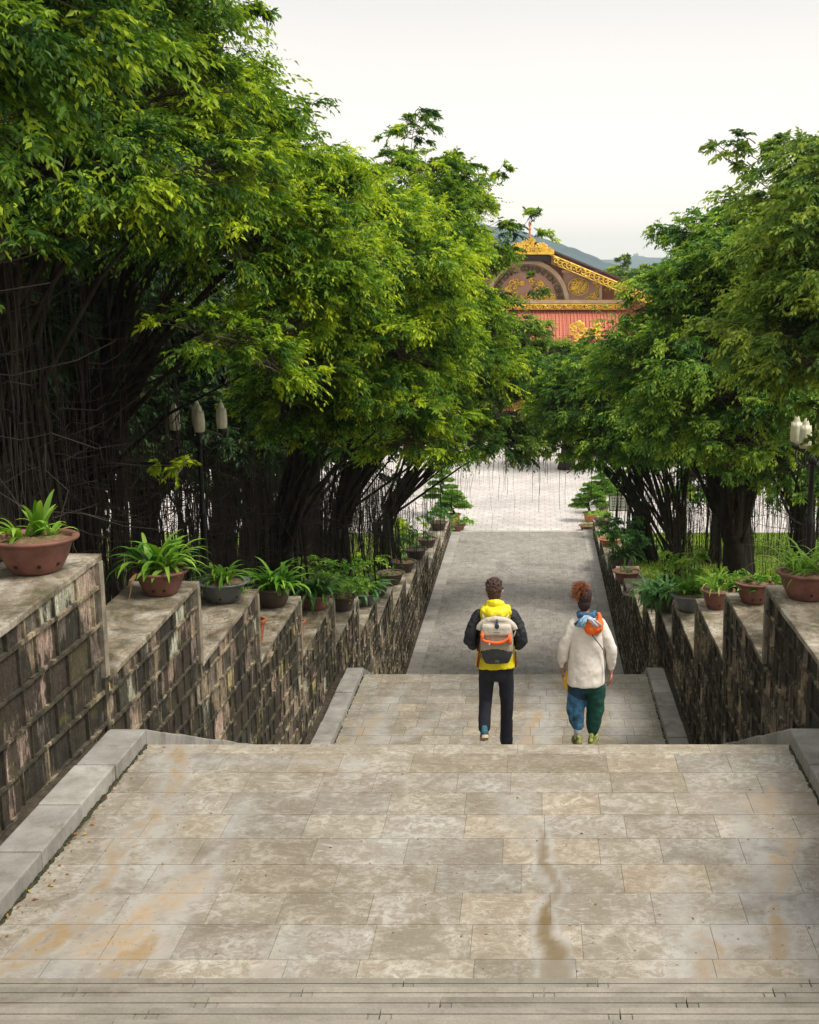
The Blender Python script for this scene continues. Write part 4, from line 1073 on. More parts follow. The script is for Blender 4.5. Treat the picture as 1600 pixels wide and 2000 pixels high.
# right side, nearest first
def pr1(root, r, h, s):
    strap_plant(root, 80, .68, .036, M['strap'], h * .92, ((-.12, -.1), (.1, 0), (0, .12), (.2, -.1), (-.2, .1)), 111, 1.3, (.35, 1.4), .72, .15)
    holes(root, r, h, .6, (-1.6,))
potted(3.68, 16.45, capz_at(16.45, 1), .40, .38, M['terracotta'], 'large clay bowl with long thin grassy leaves at the right edge of the picture', pr1, 21)
def pr2(root, r, h, s):
    leafy_clump(root, (0, 0, h * .93), .30, .06, 2.6, M['strap'], .62, 'low_leaves', .28, .2)
    holes(root, r, h, .6, (-1.8, -1.2))
potted(3.62, 20.15, capz_at(20.15, 1), .30, .36, M['terracotta'], 'clay bowl with a low mat of round leaves on the right wall', pr2, 22, rim=.14)
def pr3(root, r, h, s):
    strap_plant(root, 44, .60, .036, M['strap'], h * .92, ((-.08, -.05), (.08, 0), (0, .1)), 131, 1.1, (.5, 1.4), .75, .15)
    holes(root, r, h, .6, (-1.5,))
potted(3.58, 23.85, capz_at(23.85, 1), .31, .38, M['terracotta'], 'reddish clay bowl with thin upright green leaves on the third right wall step', pr3, 23)
def pr4(root, r, h, s):
    strap_plant(root, 70, .85, .085, M['strap'], h * .9, ((-.15, 0), (.15, -.05), (0, .15), (.25, .1)), 141, 1.15, (.3, 1.4), .5, .2)
    leafy_clump(root, (.1, .25, h + .6), .5, .09, 1.8, M['strap'], .85, 'young_shoots')
potted(3.55, 27.7, capz_at(27.7, 1), .42, .40, M['greyglaze'], 'grey cement bowl with big broad strap leaves on the fourth right wall step', pr4, 24, rim=.14)
def pr5(root, r, h, s):
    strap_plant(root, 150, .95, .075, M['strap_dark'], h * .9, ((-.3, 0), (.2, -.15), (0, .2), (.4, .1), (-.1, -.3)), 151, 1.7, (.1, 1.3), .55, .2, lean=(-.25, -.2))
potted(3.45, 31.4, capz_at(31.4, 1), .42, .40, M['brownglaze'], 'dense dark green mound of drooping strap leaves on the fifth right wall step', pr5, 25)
def pr5b(root, r, h, s):
    strap_plant(root, 60, .8, .07, M['strap_dark'], h * .9, ((-.2, 0), (.2, -.15), (0, .2)), 161, 1.6, (.1, 1.3), .5, .2, lean=(-.3, -.1))
potted(3.45, 35.3, capz_at(35.3, 1), .40, .40, M['brownglaze'], 'half-hidden brown pot with hanging leaves on the sixth right wall step', pr5b, 26)
def pr6(root, r, h, s):
    strap_plant(root, 4, .3, .04, M['strap_dark'], h * .9, ((0, 0),), 171, 1.6, (.1, 1.3), .5, .2)
potted(3.4, 41.0, capz_at(41.0, 1), .40, .38, M['brownglaze'], 'dark bowl with a pale rim and bare soil on the seventh right wall step', pr6, 27)
def pr7(root, r, h, s):
    strap_plant(root, 12, .5, .07, M['strap_dark'], h * .9, ((0, 0),), 181, 1.5, (.3, 1.3), .5, .2)
potted(3.5, 46.5, capz_at(46.5, 1), .50, .45, M['terracotta'], 'brown bowl with thin sprigs at the foot of the leafy bush on the right wall', pr7, 28)
def pr8(root, r, h, s):
    leafy_clump(root, (.1, 0, h + .75), 1.15, .14, 2.2, M['strap_dark'], .55, 'foliage', .85, .5)
    strap_plant(root, 60, 1.1, .10, M['strap_dark'], h * .9, ((0, 0), (.2, .2)), 191, 1.3, (.3, 1.3), .6, .2)
potted(3.55, 51.5, capz_at(51.5, 1), .45, .42, M['brownglaze'], 'tall leafy bush in a pot halfway down the right wall', pr8, 29)
def pr9(root, r, h, s): strap_plant(root, 14, .5, .07, M['strap'], h * .9, ((0, 0),), 201, 1.3, (.2, 1.2), .5, .2)
potted(3.6, 59.0, capz_at(59.0, 1), .52, .34, M['terracotta_bright'], 'shallow orange clay bowl near the lower end of the right wall', pr9, 30, rim=.16)
def pr10(root, r, h, s): leafy_clump(root, (0, 0, h + .2), .6, .10, 2.2, M['strap'], .75, 'foliage', .5)
potted(3.7, 66.8, capz_at(66.8, 1), .48, .36, M['brownglaze'], 'low light green plant in a dark trough at the end of the right wall', pr10, 31)
potted(2.95, 69.3, 0.0, .45, .34, M['terracotta'], 'round clay bowl with low leaves on the square at the right corner of the path', pr9, 32)
potted(-4.35, 69.3, 0.0, .42, .34, M['terracotta'], 'small plant in a clay bowl on the square at the left corner of the path', pr10, 33)

# ================================================================== bonsai pines
def bonsai(X, Y, ht, label, mat, seed, z=0.0):
    root = empty('bonsai_pine', (X, Y, z), label, 'bonsai', 'layered bonsai pines at the foot of the stairs')
    rng = random.Random(seed); pot_bowl(root, .42, .55, mat, .12, .7); pot_soil(root, .42, .55)
    tr = MB(); pts = []; x = 0
    for k in range(8):
        t = k / 7; pts.append((math.sin(t * 5 + seed) * .14, math.cos(t * 4 + seed) * .08, .45 + (ht - .6) * t))
    tr.tube(pts, [.09, .08, .07, .06, .05, .04, .03, .015], 8)
    pads = []
    for k in range(9):
        t = .28 + .72 * k / 8; a = rng.uniform(-.5, .5) + (0 if k % 2 else math.pi); q = (1 - t) * .75 + .12
        zz = .45 + (ht - .6) * t; cx, cy = math.cos(a) * q, math.sin(a) * q * .8
        tr.tube([(math.sin(t * 5 + seed) * .14, math.cos(t * 4 + seed) * .08, zz - .12), (cx * .6, cy * .6, zz - .02), (cx, cy, zz)], [.03, .022, .012], 5)
        pads.append((cx, cy, zz, .30 + .30 * (1 - t)))
    tr.build('trunk', M['bark'], root, smooth=True)
    parts = []
    for cx, cy, zz, r in pads:
        n = int(150 * r * r / .16); d = unit(NPR.normal(0, 1, (n, 3))); o = np.array([cx, cy, zz]) + d * r * np.array([1.15, 1.0, .26]) * NPR.uniform(.5, 1, (n, 1))
        parts.append(sprays(o, unit(d * .5 + np.array([0, 0, .9])), np.full(n, .14), .075, per_twig=5, twigs=4, droop=.2, young_lit=.55))
    V, F, T = merge(parts); quads_obj('foliage_pads', V, F, M['strap'], root, T)
    return root
bonsai(-5.55, 74, 2.9, 'taller layered bonsai pine, left of the pair by the left wall end', M['brownglaze'], 1)
bonsai(-4.75, 71.5, 2.0, 'shorter layered bonsai pine in a red clay pot by the left wall end', M['terracotta_bright'], 2)
bonsai(3.25, 72, 2.3, 'layered bonsai pine in a red clay pot closest to the path on the right', M['terracotta_bright'], 3)
bonsai(4.05, 74.5, 2.7, 'layered bonsai pine in a black pot, middle of the three on the right', M['brownglaze'], 4)
bonsai(5.1, 76.5, 3.0, 'layered bonsai pine furthest right, behind the notice board', M['terracotta'], 5)

# ================================================================== notice board, post
root = empty('notice_board', (4.75, 70.3, 0), 'black framed notice board on two legs beside the right bonsai pines', 'sign')
mb = MB(); mb.box((0, 0, .1 + .85), (.05, .05, 1.9)); mb2 = MB()
f = MB()
for x in (-.52, .52): f.box((x, 0, .95), (.05, .05, 1.9))
f.box((0, 0, 1.87), (.99, .045, .05)); f.box((0, 0, .98), (.99, .045, .05)); f.build('frame', M['blackmetal'], root)
f = MB(); f.box((0, 0, 1.425), (.985, .025, .83)); f.build('panel', simple('notice panel', (.42, .42, .34), .5, .15, 6, bump=0), root)
f = MB(); rng = random.Random(3)
for r_ in range(4):
    x = -.36
    while x < .34:
        w = rng.uniform(.05, .13); f.box((x + w / 2, -.016, 1.66 - r_ * .15 + (.02 if r_ == 0 else 0)), (w, .006, .035 if r_ else .06)); x += w + rng.uniform(.02, .05)
f.build('writing', simple('notice ink', (.06, .05, .05), .6, .1, 4, bump=0), root)
root = empty('light_post', (5.35, 69.8, 0), 'thin black post with a flared foot beside the notice board', 'post')
f = MB(); f.lathe([(.17, 0), (.17, .08), (.12, .16), (.07, .55), (.045, .65), (.04, 3.6), (.06, 3.65), (.06, 3.72), (.03, 3.8)], 14, closed=True); f.build('pole', M['blackmetal'], root, smooth=True)
f = MB(); f.ball((0, 0, 3.98), (.13, .13, .2), 0, 12, 8); f.build('lamp_head', M['lampglass'], root, smooth=True)

# ================================================================== lotus lamps
def lotus_lamp(X, Y, label, rz, hgt, arm=.48, bud=.50, rows=4, z=None):
    z = float(ground_z(X, Y)) - .05 if z is None else z
    root = empty('street_lamp', (X, Y, z), label, 'street lamp', 'lotus bud lamps', rz)
    f = MB(); H = hgt
    f.lathe([(.16, 0), (.16, .12), (.11, .2), (.075, .5), (.06, .7), (.05, H * .55), (.062, H * .56), (.062, H * .58), (.045, H * .6), (.04, H - .45), (.07, H - .43), (.07, H - .36), (.04, H - .34), (.035, H - .2), (.0, H - .18)], 16)
    f.build('pole', M['blackmetal'], root, smooth=True)
    for k in range(rows):
        a = 2 * math.pi * k / rows + .3; ca, sa = math.cos(a), math.sin(a)
        f = MB(); f.tube([(0, 0, H - .40), (ca * arm * .5, sa * arm * .5, H - .52), (ca * arm * .95, sa * arm * .95, H - .42), (ca * arm, sa * arm, H - .22)], [.018, .016, .015, .014], 8)
        f.lathe([(.02, H - .24), (.07, H - .2), (.085, H - .16), (.06, H - .15)], 14, (ca * arm, sa * arm, 0)); arm_o = f.build('arm', M['blackmetal'], root, smooth=True)
        g = MB(); c = (ca * arm, sa * arm, H - .16); s_ = bud / .5
        # bud body with eight shallow ribs, a shoulder of petal tips and a pointed top
        V = []; F = []; n = 32; prof = [(.05, 0), (.083, .02), (.092, .08), (.096, .18), (.088, .30), (.080, .345), (.060, .35), (.050, .40), (.030, .46), (.004, .50)]
        for i, (r_, zz) in enumerate(prof):
            for q in range(n):
                w = 2 * math.pi * q / n; rib = 1 + .045 * abs(math.cos(w * 4)); lift = (.035 * max(0, math.cos(w * 8)) if i == 5 else 0)
                V.append((c[0] + r_ * rib * math.cos(w) * s_, c[1] + r_ * rib * math.sin(w) * s_, c[2] + (zz + lift) * s_))
        for i in range(len(prof) - 1):
            for q in range(n): F.append((i * n + q, i * n + (q + 1) % n, (i + 1) * n + (q + 1) % n, (i + 1) * n + q))
        g.add(V, F); b_ = g.build('lamp_shade', M['lampglass'], root, smooth=True)
    return root
p = at(388, 835, 22.0); lotus_lamp(p.x, 22.0, 'black lamp post with four lotus-bud shades under the left trees', .0, p.z - (float(ground_z(p.x, 22.0)) - .05) + .12, arm=.40, bud=.50)
p = at(1588, 868, 20.5); lotus_lamp(p.x, 20.5, 'black lamp post with lotus-bud shades at the right edge of the picture', 2.2, p.z - (float(ground_z(p.x, 20.5)) - .05) + .12, arm=.30, bud=.52)

# ================================================================== undergrowth
def bush(X, Y, r, label, leaf, mat, young_lit, z=None, hgt=.8, group=None):
    z = float(ground_z(X, Y)) if z is None else z
    root = empty('shrub', (X, Y, z), label, 'shrub', group); leafy_clump(root, (0, 0, r * hgt), r, leaf, 2.2, mat, young_lit, 'foliage', .9)
    mb = MB(); rg = random.Random(int(X * 10))
    for k in range(9): a = k * .7; mb.tube([(0, 0, 0), (r * .3 * math.cos(a), r * .3 * math.sin(a), r * .5), (r * .6 * math.cos(a), r * .6 * math.sin(a), r * 1.1)], [.016, .012, .004], 5)
    mb.build('stems', M['twig'], root); return root
bush(-6.35, 14.0, .62, 'leafy shrub behind the nearest left clay bowl', .06, M['strap_dark'], .6)
bush(-6.1, 12.2, .60, 'leafy shrub at the left edge beside the nearest wall step', .06, M['strap_dark'], .55)
bush(-6.4, 45.5, .8, 'low yellow-green shrub beside the shaded left pots', .12, M['leaf_gold'], .5)
bush(-6.2, 61.5, .9, 'yellow shrub at the lower end of the left bank', .14, M['leaf_gold'], .8)
bush(-5.9, 56.0, .7, 'dark shrub low on the left bank near the square', .12, M['strap_dark'], .5)
bush(5.2, 57.0, .5, 'small shrub on the right lawn near the vase-shaped tree', .12, M['strap_dark'], .5)
# grass blades and leaf litter
def blades(name, label, n, xr, yr, zf, L, w, mat, seed, flat=False):
    rg = np.random.default_rng(seed); X = rg.uniform(*xr, n); Y = rg.uniform(*yr, n)
    P = np.stack([X, Y, zf(X, Y)], 1)
    if flat: D = unit(np.stack([rg.normal(0, 1, n), rg.normal(0, 1, n), rg.normal(0, .15, n)], 1)); N = unit(rg.normal(0, .3, (n, 3)) + np.array([0, 0, 1]))
    else: D = unit(rg.normal(0, .45, (n, 3)) + np.array([0, 0, 1.0])); N = unit(rg.normal(0, 1, (n, 3)))
    ll = L * rg.uniform(.5, 1.3, n); y = rg.uniform(0, 1, n)
    T = np.stack([y, rg.uniform(0, 1, n), y * 0 + .5, y * 0 + 1], 1)
    V, F, T = leaves_from(P + np.array([0, 0, .012 if flat else 0]), D, N, ll, ll * w, T)
    return tag(quads_obj(name, V, F, mat, None, T), label, None, None, 'stuff')
blades('grass', 'short grass on the shaded left bank beside the wall', 16000, (-8.2, -5.55), (13.3, 24), ground_z, .10, .12, M['strap_dark'], 1)
blades('grass', 'bright lawn grass on the right bank', 42000, (4.1, 17), (42, 68), ground_z, .13, .2, M['leaf_gold'], 2)
blades('grass', 'grass along the lower left bank', 15000, (-16, -5.5), (46, 68), ground_z, .12, .2, M['leaf_mid'], 3)
lit = leaf_mat('dry fallen leaf', (.10, .06, .025), (.22, .14, .06), (.36, .26, .12), .05, .8)
blades('leaf_litter', 'dry fallen leaves on the left bank', 9000, (-9, -5.5), (13, 40), ground_z, .07, .5, lit, 4, True)
blades('leaf_litter', 'dry fallen leaves on the right bank', 9000, (4.1, 9), (18, 52), ground_z, .09, .5, lit, 5, True)
def cz(side):
    return lambda X, Y: np.array([capz_at(float(y), side) for y in Y])
blades('leaf_litter', 'dry leaves scattered on the left wall steps', 2600, (WL - WT + .02, WL - .02), (17.3, 30), cz(-1), .035, .4, lit, 6, True)
blades('leaf_litter', 'dry leaves scattered on the right wall steps', 1600, (WR + .02, WR + WT - .02), (17.3, 34), cz(1), .03, .4, lit, 7, True)
blades('leaf_litter', 'a few dry leaves along the left kerb', 46, (XL + .0, XL + .22), (D0 + .5, D1), lambda X, Y: X * 0 + Z(H1), .05, .4, leaf_mat('red dry leaf', (.20, .05, .02), (.35, .16, .03), (.45, .34, .05), .05, .8), 8, True)

blades('leaf_litter', 'small leaf scraps and grit on the upper landing', 150, (XL + .1, XR - .1), (D0 + .1, D1 - .1), lambda X, Y: X * 0 + Z(H1) - .008, .028, .5, lit, 18, True)
blades('leaf_litter', 'dry leaves on the lower path', 120, (XL + .1, XR - .1), (D4 + 3, D5), lambda X, Y: X * 0 + Z(H3) - .006, .09, .5, lit, 19, True)
# ================================================================== people
# x to the right, y away from the camera (the way they walk), z up; metres
def fused(name, mb, mats, parent, voxel=.010, smooth=6, fac=.5, disp=0, dscale=.12, seed=0, paint=None, shade=True):
    """overlapping closed shapes welded into one continuous skin"""
    me = bpy.data.meshes.new('tmp'); me.from_pydata(mb.v, [], mb.f)
    bm = bmesh.new(); bm.from_mesh(me); bmesh.ops.recalc_face_normals(bm, faces=bm.faces); bm.to_mesh(me); bm.free()
    t = bpy.data.objects.new('tmp', me); COL.objects.link(t)
    r = t.modifiers.new('r', 'REMESH'); r.mode = 'VOXEL'; r.voxel_size = voxel; r.adaptivity = 0
    s = t.modifiers.new('s', 'SMOOTH'); s.iterations = smooth; s.factor = fac
    if disp:
        for k, (sc_, am) in enumerate(((dscale, disp), (dscale * .45, disp * .45))):
            tx = bpy.data.textures.new('fold', 'CLOUDS'); tx.noise_scale = sc_; tx.noise_depth = 2
            d = t.modifiers.new('d', 'DISPLACE'); d.texture = tx; d.strength = am; d.mid_level = .5; d.texture_coords = 'LOCAL'
    dg = bpy.context.evaluated_depsgraph_get(); dg.update()
    nm = bpy.data.meshes.new_from_object(t.evaluated_get(dg)); nm.name = name
    bpy.data.objects.remove(t)
    nm.materials.clear()
    for m_ in (mats if isinstance(mats, (list, tuple)) else [mats]): nm.materials.append(m_)
    n = len(nm.polygons); nm.polygons.foreach_set('use_smooth', [True] * n)
    if paint:
        idx = [paint(p.center) for p in nm.polygons]; nm.polygons.foreach_set('material_index', idx)
    nm.update()
    o = bpy.data.objects.new(name, nm); COL.objects.link(o)
    if parent: o.parent = parent
    return o

def loft(mb, rings, n=20):
    """rings: (cx, cy, cz, rx, ry) stacked shapes, closed"""
    V = []; F = []
    for (cx, cy, cz, rx, ry) in rings:
        for k in range(n):
            w = 2 * math.pi * k / n; V.append((cx + rx * math.cos(w), cy + ry * math.sin(w), cz))
    m_ = len(rings)
    for i in range(m_ - 1):
        for k in range(n): F.append((i * n + k, i * n + (k + 1) % n, (i + 1) * n + (k + 1) % n, (i + 1) * n + k))
    F.append(tuple(range(n - 1, -1, -1))); F.append(tuple((m_ - 1) * n + k for k in range(n)))
    mb.add(V, F)
def limb(mb, pts, rad, n=14):
    mb.tube(pts, rad, n)
    for p, r in ((pts[0], rad[0]), (pts[-1], rad[-1])): mb.ball(p, r * .98, 0, n, 8)

def hand(mb, wrist, dirv, side, palm_n, curl=.6, s=1.0):
    """palm, four unequal bent fingers and a thumb leaving the side of the palm"""
    w = Vector(wrist); d = Vector(dirv).normalized(); nrm = Vector(palm_n).normalized(); across = d.cross(nrm).normalized()
    th = across * side
    mb.tube([w - d * .03 * s, w + d * .01 * s, w + d * .05 * s, w + d * .088 * s], [.026 * s, .030 * s, .038 * s, .036 * s], 12, ell=.52) if False else None
    for q in (-1, -.33, .33, 1): mb.tube([w - d * .03 * s + across * q * .016 * s, w + d * .02 * s + across * q * .022 * s, w + d * .085 * s + across * q * .029 * s], [.014 * s, .015 * s, .0125 * s], 8)
    for q, L in ((-1, .060), (-.33, .074), (.33, .080), (1, .070)):
        q2 = q * side
        b = w + d * .083 * s + across * q2 * .029 * s; p = b; dd = d.copy(); pts = [b - d * .01]; a = curl * .55
        for seg in (.46, .31, .25):
            dd = (dd * math.cos(a) + nrm * math.sin(a)).normalized(); nn = nrm; p = p + dd * L * s * seg; pts.append(p.copy()); a = curl
        mb.tube(pts, [.0105 * s, .010 * s, .009 * s, .0072 * s], 8); mb.ball(pts[-1], .0072 * s, 0, 8, 6)
    b = w + d * .018 * s + th * .026 * s
    pts = [b, b + (d * .5 + th * .7 + nrm * .35).normalized() * .036 * s]; pts.append(pts[-1] + (d * .85 + th * .15 + nrm * .5).normalized() * .030 * s); pts.append(pts[-1] + (d * .9 - th * .1 + nrm * .45).normalized() * .022 * s)
    mb.tube(pts, [.015 * s, .0125 * s, .0105 * s, .008 * s], 8); mb.ball(pts[-1], .008 * s, 0, 8, 6)

def head(mb, c, s=1.0, tilt=0):
    """skull, jaw, nose, lips, brow and ears; faces +y"""
    x, y, z = c
    mb.ball((x, y, z + .018 * s), (.074 * s, .092 * s, .105 * s), 0, 20, 14)
    mb.ball((x, y + .022 * s, z - .048 * s), (.056 * s, .062 * s, .068 * s), 0, 18, 12)
    mb.ball((x, y + .060 * s, z - .088 * s), (.026 * s, .022 * s, .022 * s), 0, 12, 8)
    mb.tube([(x, y + .085 * s, z + .012 * s), (x, y + .104 * s, z - .018 * s), (x, y + .108 * s, z - .030 * s)], [.008 * s, .012 * s, .014 * s], 8)
    mb.tube([(x - .022 * s, y + .080 * s, z - .060 * s), (x, y + .088 * s, z - .058 * s), (x + .022 * s, y + .080 * s, z - .060 * s)], [.005 * s, .008 * s, .005 * s], 8)
    mb.tube([(x - .045 * s, y + .070 * s, z + .028 * s), (x, y + .088 * s, z + .022 * s), (x + .045 * s, y + .070 * s, z + .028 * s)], [.008 * s, .010 * s, .008 * s], 8)
    for q in (-1, 1):
        mb.tube([(x + q * .072 * s, y - .002, z - .035 * s), (x + q * .085 * s, y - .006, z - .012 * s), (x + q * .088 * s, y - .010, z + .012 * s), (x + q * .078 * s, y - .004, z + .028 * s)], [.009 * s, .011 * s, .013 * s, .007 * s], 8)
        mb.tube([(x + q * .070 * s, y, z - .028 * s), (x + q * .072 * s, y, z + .022 * s)], [.010 * s, .010 * s], 8)
def eyes(c, s, parent):
    mb = MB()
    for q in (-1, 1): mb.ball((c[0] + q * .031 * s, c[1] + .079 * s, c[2] + .004 * s), .0125 * s, 0, 10, 8)
    mb.build('eye', simple('eye white', (.6, .58, .55), .3, .02, 4, bump=0), parent, smooth=True)

SKIN = simple('fair skin', (.52, .27, .19), .55, .08, 20, bump=0, obj=True)
SKIN2 = simple('warm tan skin', (.42, .20, .135), .55, .08, 20, bump=0, obj=True)
def cloth(name, c, var=.2, scale=14, rough=.85, bump=.4, bd=.006): return simple(name, c, rough, var, scale, bump=bump, bd=bd, obj=True)
YEL = cloth('yellow rain shell', (.80, .68, .01), .10, 8, .5)
BLK = cloth('black soft shell', (.012, .013, .018), .4, 10, .7)
NAVY = cloth('near black trousers', (.010, .012, .022), .3, 10, .85)
BEI = cloth('beige pack canvas', (.36, .31, .235), .15, 26, .8); CRM = cloth('cream pack flap', (.56, .50, .41), .1, 20, .7); GRY = cloth('charcoal pack bottom', (.040, .043, .046), .25, 20, .7)
ORG_ = cloth('orange cord', (.85, .13, .02), .15, 30, .6); ORB = cloth('orange cloth', (.88, .15, .012), .12, 12, .7)
WOOL = cloth('cream sweatshirt', (.78, .73, .65), .07, 30, .95, .5, .004)
DEN = cloth('blue denim', (.045, .15, .27), .7, 16, .9); DEN2 = cloth('dark blue denim', (.014, .045, .085), .3, 16, .9); GRN = cloth('dark green corduroy', (.004, .062, .045), .35, 40, .9)
HAIR = simple('short brown hair', (.060, .026, .018), .6, .5, 60, bump=.8, bd=.01, obj=True); HAIRD = simple('dark brown hair', (.035, .014, .011), .6, .5, 60, bump=.8, bd=.01, obj=True)
CURL = simple('ginger curls', (.25, .080, .030), .6, .5, 30, bump=0, obj=True)
SOLE = cloth('cream rubber sole', (.55, .42, .28), .1); SHOEB = cloth('teal and rust shoe', (.03, .11, .15), .5, 12); LIME = cloth('lime and black trainer', (.22, .24, .06), .98, 30); RUST = cloth('rust red', (.30, .06, .025), .3, 12)

def shoe(parent, x, y, z, L, mat, sole, pitch=0, yaw=0, name='shoe'):
    g = bpy.data.objects.new(name, None)
    def T(p):
        p = Vector(p); p = Matrix.Rotation(pitch, 3, 'X') @ p; p = Matrix.Rotation(yaw, 3, 'Z') @ p; return p + Vector((x, y, z))
    mb = MB(); s = L / .28
    for a, b, r in (((0, -.09, .055), (0, .0, .060), (.036, .036)), ((0, .0, .06), (0, .10, .04), (.036, .040)), ((0, .10, .04), (0, .16, .034), (.040, .028)), ((0, -.08, .06), (0, -.065, .105), (.034, .034)), ((0, -.03, .07), (0, -.05, .11), (.034, .032))):
        limb(mb, [T(Vector(a) * s), T(Vector(b) * s)], [r[0] * s, r[1] * s], 12)
    up = fused(name, mb, mat, parent, .008, 3)
    mb = MB(); V = []
    out = [(-.030, -.125), (.0, -.135), (.030, -.125), (.038, -.06), (.036, .0), (.045, .08), (.042, .14), (.015, .180), (-.015, .178), (-.040, .14), (-.043, .08), (-.034, 0), (-.038, -.06)]
    mb.v = []; P = [T(Vector((a * s, b * s, .0 + (.012 if b > .13 else 0)))) for a, b in out]; Q = [T(Vector((a * s * .97, b * s * .97, .034 * s))) for a, b in out]
    n = len(out); mb.add(P + Q, [tuple(range(n - 1, -1, -1)), tuple(range(n, 2 * n))] + [(k, (k + 1) % n, n + (k + 1) % n, n + k) for k in range(n)])
    so_ = mb.build('sole', sole, up, bevel=.004); return up

# ---------------------------------------------------------------- the man
PS = 1.045
MY, MZ = D1 + RUN * .85, Z(H1) - RISE          # he stands on the first step below the edge
mb = MB()
hc = (-.015, .035, 1.672)
head(mb, hc, 1.0); limb(mb, [(-.015, -.005, 1.46), (-.015, .012, 1.60)], [.058, .052])
loft(mb, [(0, .0, .82, .11, .07), (0, .0, .90, .135, .085), (0, 0, 1.02, .145, .09), (0, 0, 1.2, .165, .095), (0, 0, 1.36, .18, .10), (0, -.005, 1.45, .13, .08), (0, 0, 1.50, .06, .06)])
LK = dict(hipL=(-.085, 0, .86), kneeL=(-.105, .035, .47), ankL=(-.118, -.115, .20), hipR=(.085, 0, .86), kneeR=(.105, .10, .40), ankR=(.105, .17, -.045))
limb(mb, [LK['hipL'], (-.10, .03, .66), LK['kneeL'], (-.112, -.02, .32), LK['ankL']], [.070, .060, .048, .045, .034])
limb(mb, [LK['hipR'], (.10, .06, .62), LK['kneeR'], (.105, .13, .24), LK['ankR']], [.070, .060, .048, .045, .034])
for q, sh, el, wr in ((-1, (-.162, 0, 1.395), (-.262, -.055, 1.18), (-.192, .155, 1.07)), (1, (.162, 0, 1.395), (.264, -.05, 1.18), (.187, .165, 1.08))):
    limb(mb, [sh, (sh[0] * .5 + el[0] * .5, -.035, 1.285), el, ((el[0] + wr[0]) / 2, .055, 1.075), wr], [.048, .044, .040, .036, .026])
    hand(mb, (wr[0] - q * .01, wr[1] + .02, wr[2]), (-q * .75, .55, -.15), q, (-q * .2, -.3, -1), .7)
bo = fused('person', mb, SKIN, None, .008, 4); bo.location = (-.42, MY, MZ); bo.scale = (PS, PS, PS)
tag(bo, 'person with short brown hair in a yellow and black rain jacket and dark trousers', 'person'); eyes(hc, 1.0, bo)
# hair: cap with cropped relief
mb = MB(); mb.ball((hc[0], hc[1] - .010, hc[2] + .040), (.083, .098, .098), 0, 24, 16)
mb.ball((hc[0], hc[1] - .045, hc[2] - .012), (.071, .058, .080), 0, 20, 14)
mb.ball((hc[0] + .0, hc[1] + .04, hc[2] + .105), (.055, .06, .04), 0, 16, 10)
rg = random.Random(3)
for k in range(150):
    a = rg.uniform(0, 6.28); e = rg.uniform(-.15, 1.5); d = Vector((math.cos(a) * math.cos(e), math.sin(a) * math.cos(e), math.sin(e)))
    if d.y > .55 and d.z < .6: continue
    p = Vector((hc[0] + d.x * .080, hc[1] - .008 + d.y * .094, hc[2] + .040 + d.z * .094)); mb.tube([p, p + d * .014 + Vector((rg.uniform(-.02, .02), rg.uniform(-.02, .02), .004))], [.013, .005], 6)
fused('hair', mb, HAIR, bo, .006, 1)
# trousers
mb = MB()
loft(mb, [(0, 0, .74, .12, .09), (0, 0, .80, .155, .112), (0, 0, .92, .163, .115), (0, 0, 1.0, .15, .10)])
limb(mb, [(-.086, 0, .86), (-.105, .03, .66), (-.112, .03, .50), (-.120, -.04, .37), (-.122, -.085, .245)], [.092, .080, .068, .064, .066], 18)
limb(mb, [(.086, 0, .86), (.105, .06, .64), (.108, .10, .41), (.104, .135, .22), (.100, .155, .015)], [.092, .080, .068, .066, .070], 18)
fused('trousers', mb, NAVY, bo, .009, 4, .5, .014, .12)
# jacket torso, split hem, sleeves, hood
mb = MB()
loft(mb, [(0, 0, .885, .218, .140), (0, 0, .95, .210, .138), (0, 0, 1.05, .196, .132), (0, 0, 1.2, .20, .13), (0, 0, 1.36, .215, .128), (0, -.005, 1.44, .17, .105), (0, 0, 1.50, .09, .085)], 28)
def jp(c): return 1 if (abs(c.x) > .150 and c.z > 1.12) or (c.x > .196 and c.z < 1.05) or (c.x < -.158 and 1.06 < c.z) else 0
jk = fused('jacket', mb, [YEL, BLK], bo, .009, 4, .5, .028, .11, 0, jp)
for q, el, wr in ((-1, (-.264, -.06, 1.185), (-.190, .15, 1.07)), (1, (.268, -.055, 1.185), (.185, .16, 1.08))):
    mb = MB(); limb(mb, [(q * .168, 0, 1.425), (q * .218, -.018, 1.335), (q * .250, -.045, 1.255), el, ((el[0] + wr[0]) / 2 + q * .01, .045, 1.11), wr], [.074, .072, .068, .067, .062, .046], 18)
    fused('sleeve', mb, BLK, jk, .009, 3, .5, .030, .08)
mb = MB(); limb(mb, [(-.115, .02, 1.50), (-.108, -.075, 1.49), (-.03, -.12, 1.475), (.05, -.12, 1.475), (.112, -.075, 1.49), (.115, .02, 1.50)], [.040, .058, .066, .066, .058, .040], 16)
limb(mb, [(-.075, .03, 1.55), (-.068, -.05, 1.565), (-.01, -.078, 1.58), (.05, -.05, 1.565), (.06, .03, 1.55)], [.032, .040, .046, .040, .032], 14)
limb(mb, [(-.12, -.06, 1.44), (0, -.125, 1.385), (.12, -.06, 1.44)], [.04, .052, .04], 14)
fused('hood', mb, YEL, jk, .008, 3, .5, .022, .07)
mb = MB(); mb.tube([(-.150, -.130, 1.20), (-.172, -.125, 1.06), (-.190, -.118, .92)], [.009, .010, .012], 6); mb.tube([(-.135, -.138, 1.15), (-.162, -.138, 1.02), (-.180, -.130, .91)], [.006, .006, .008], 6); mb.build('side_zip', RUST, jk, smooth=True); mb = MB()
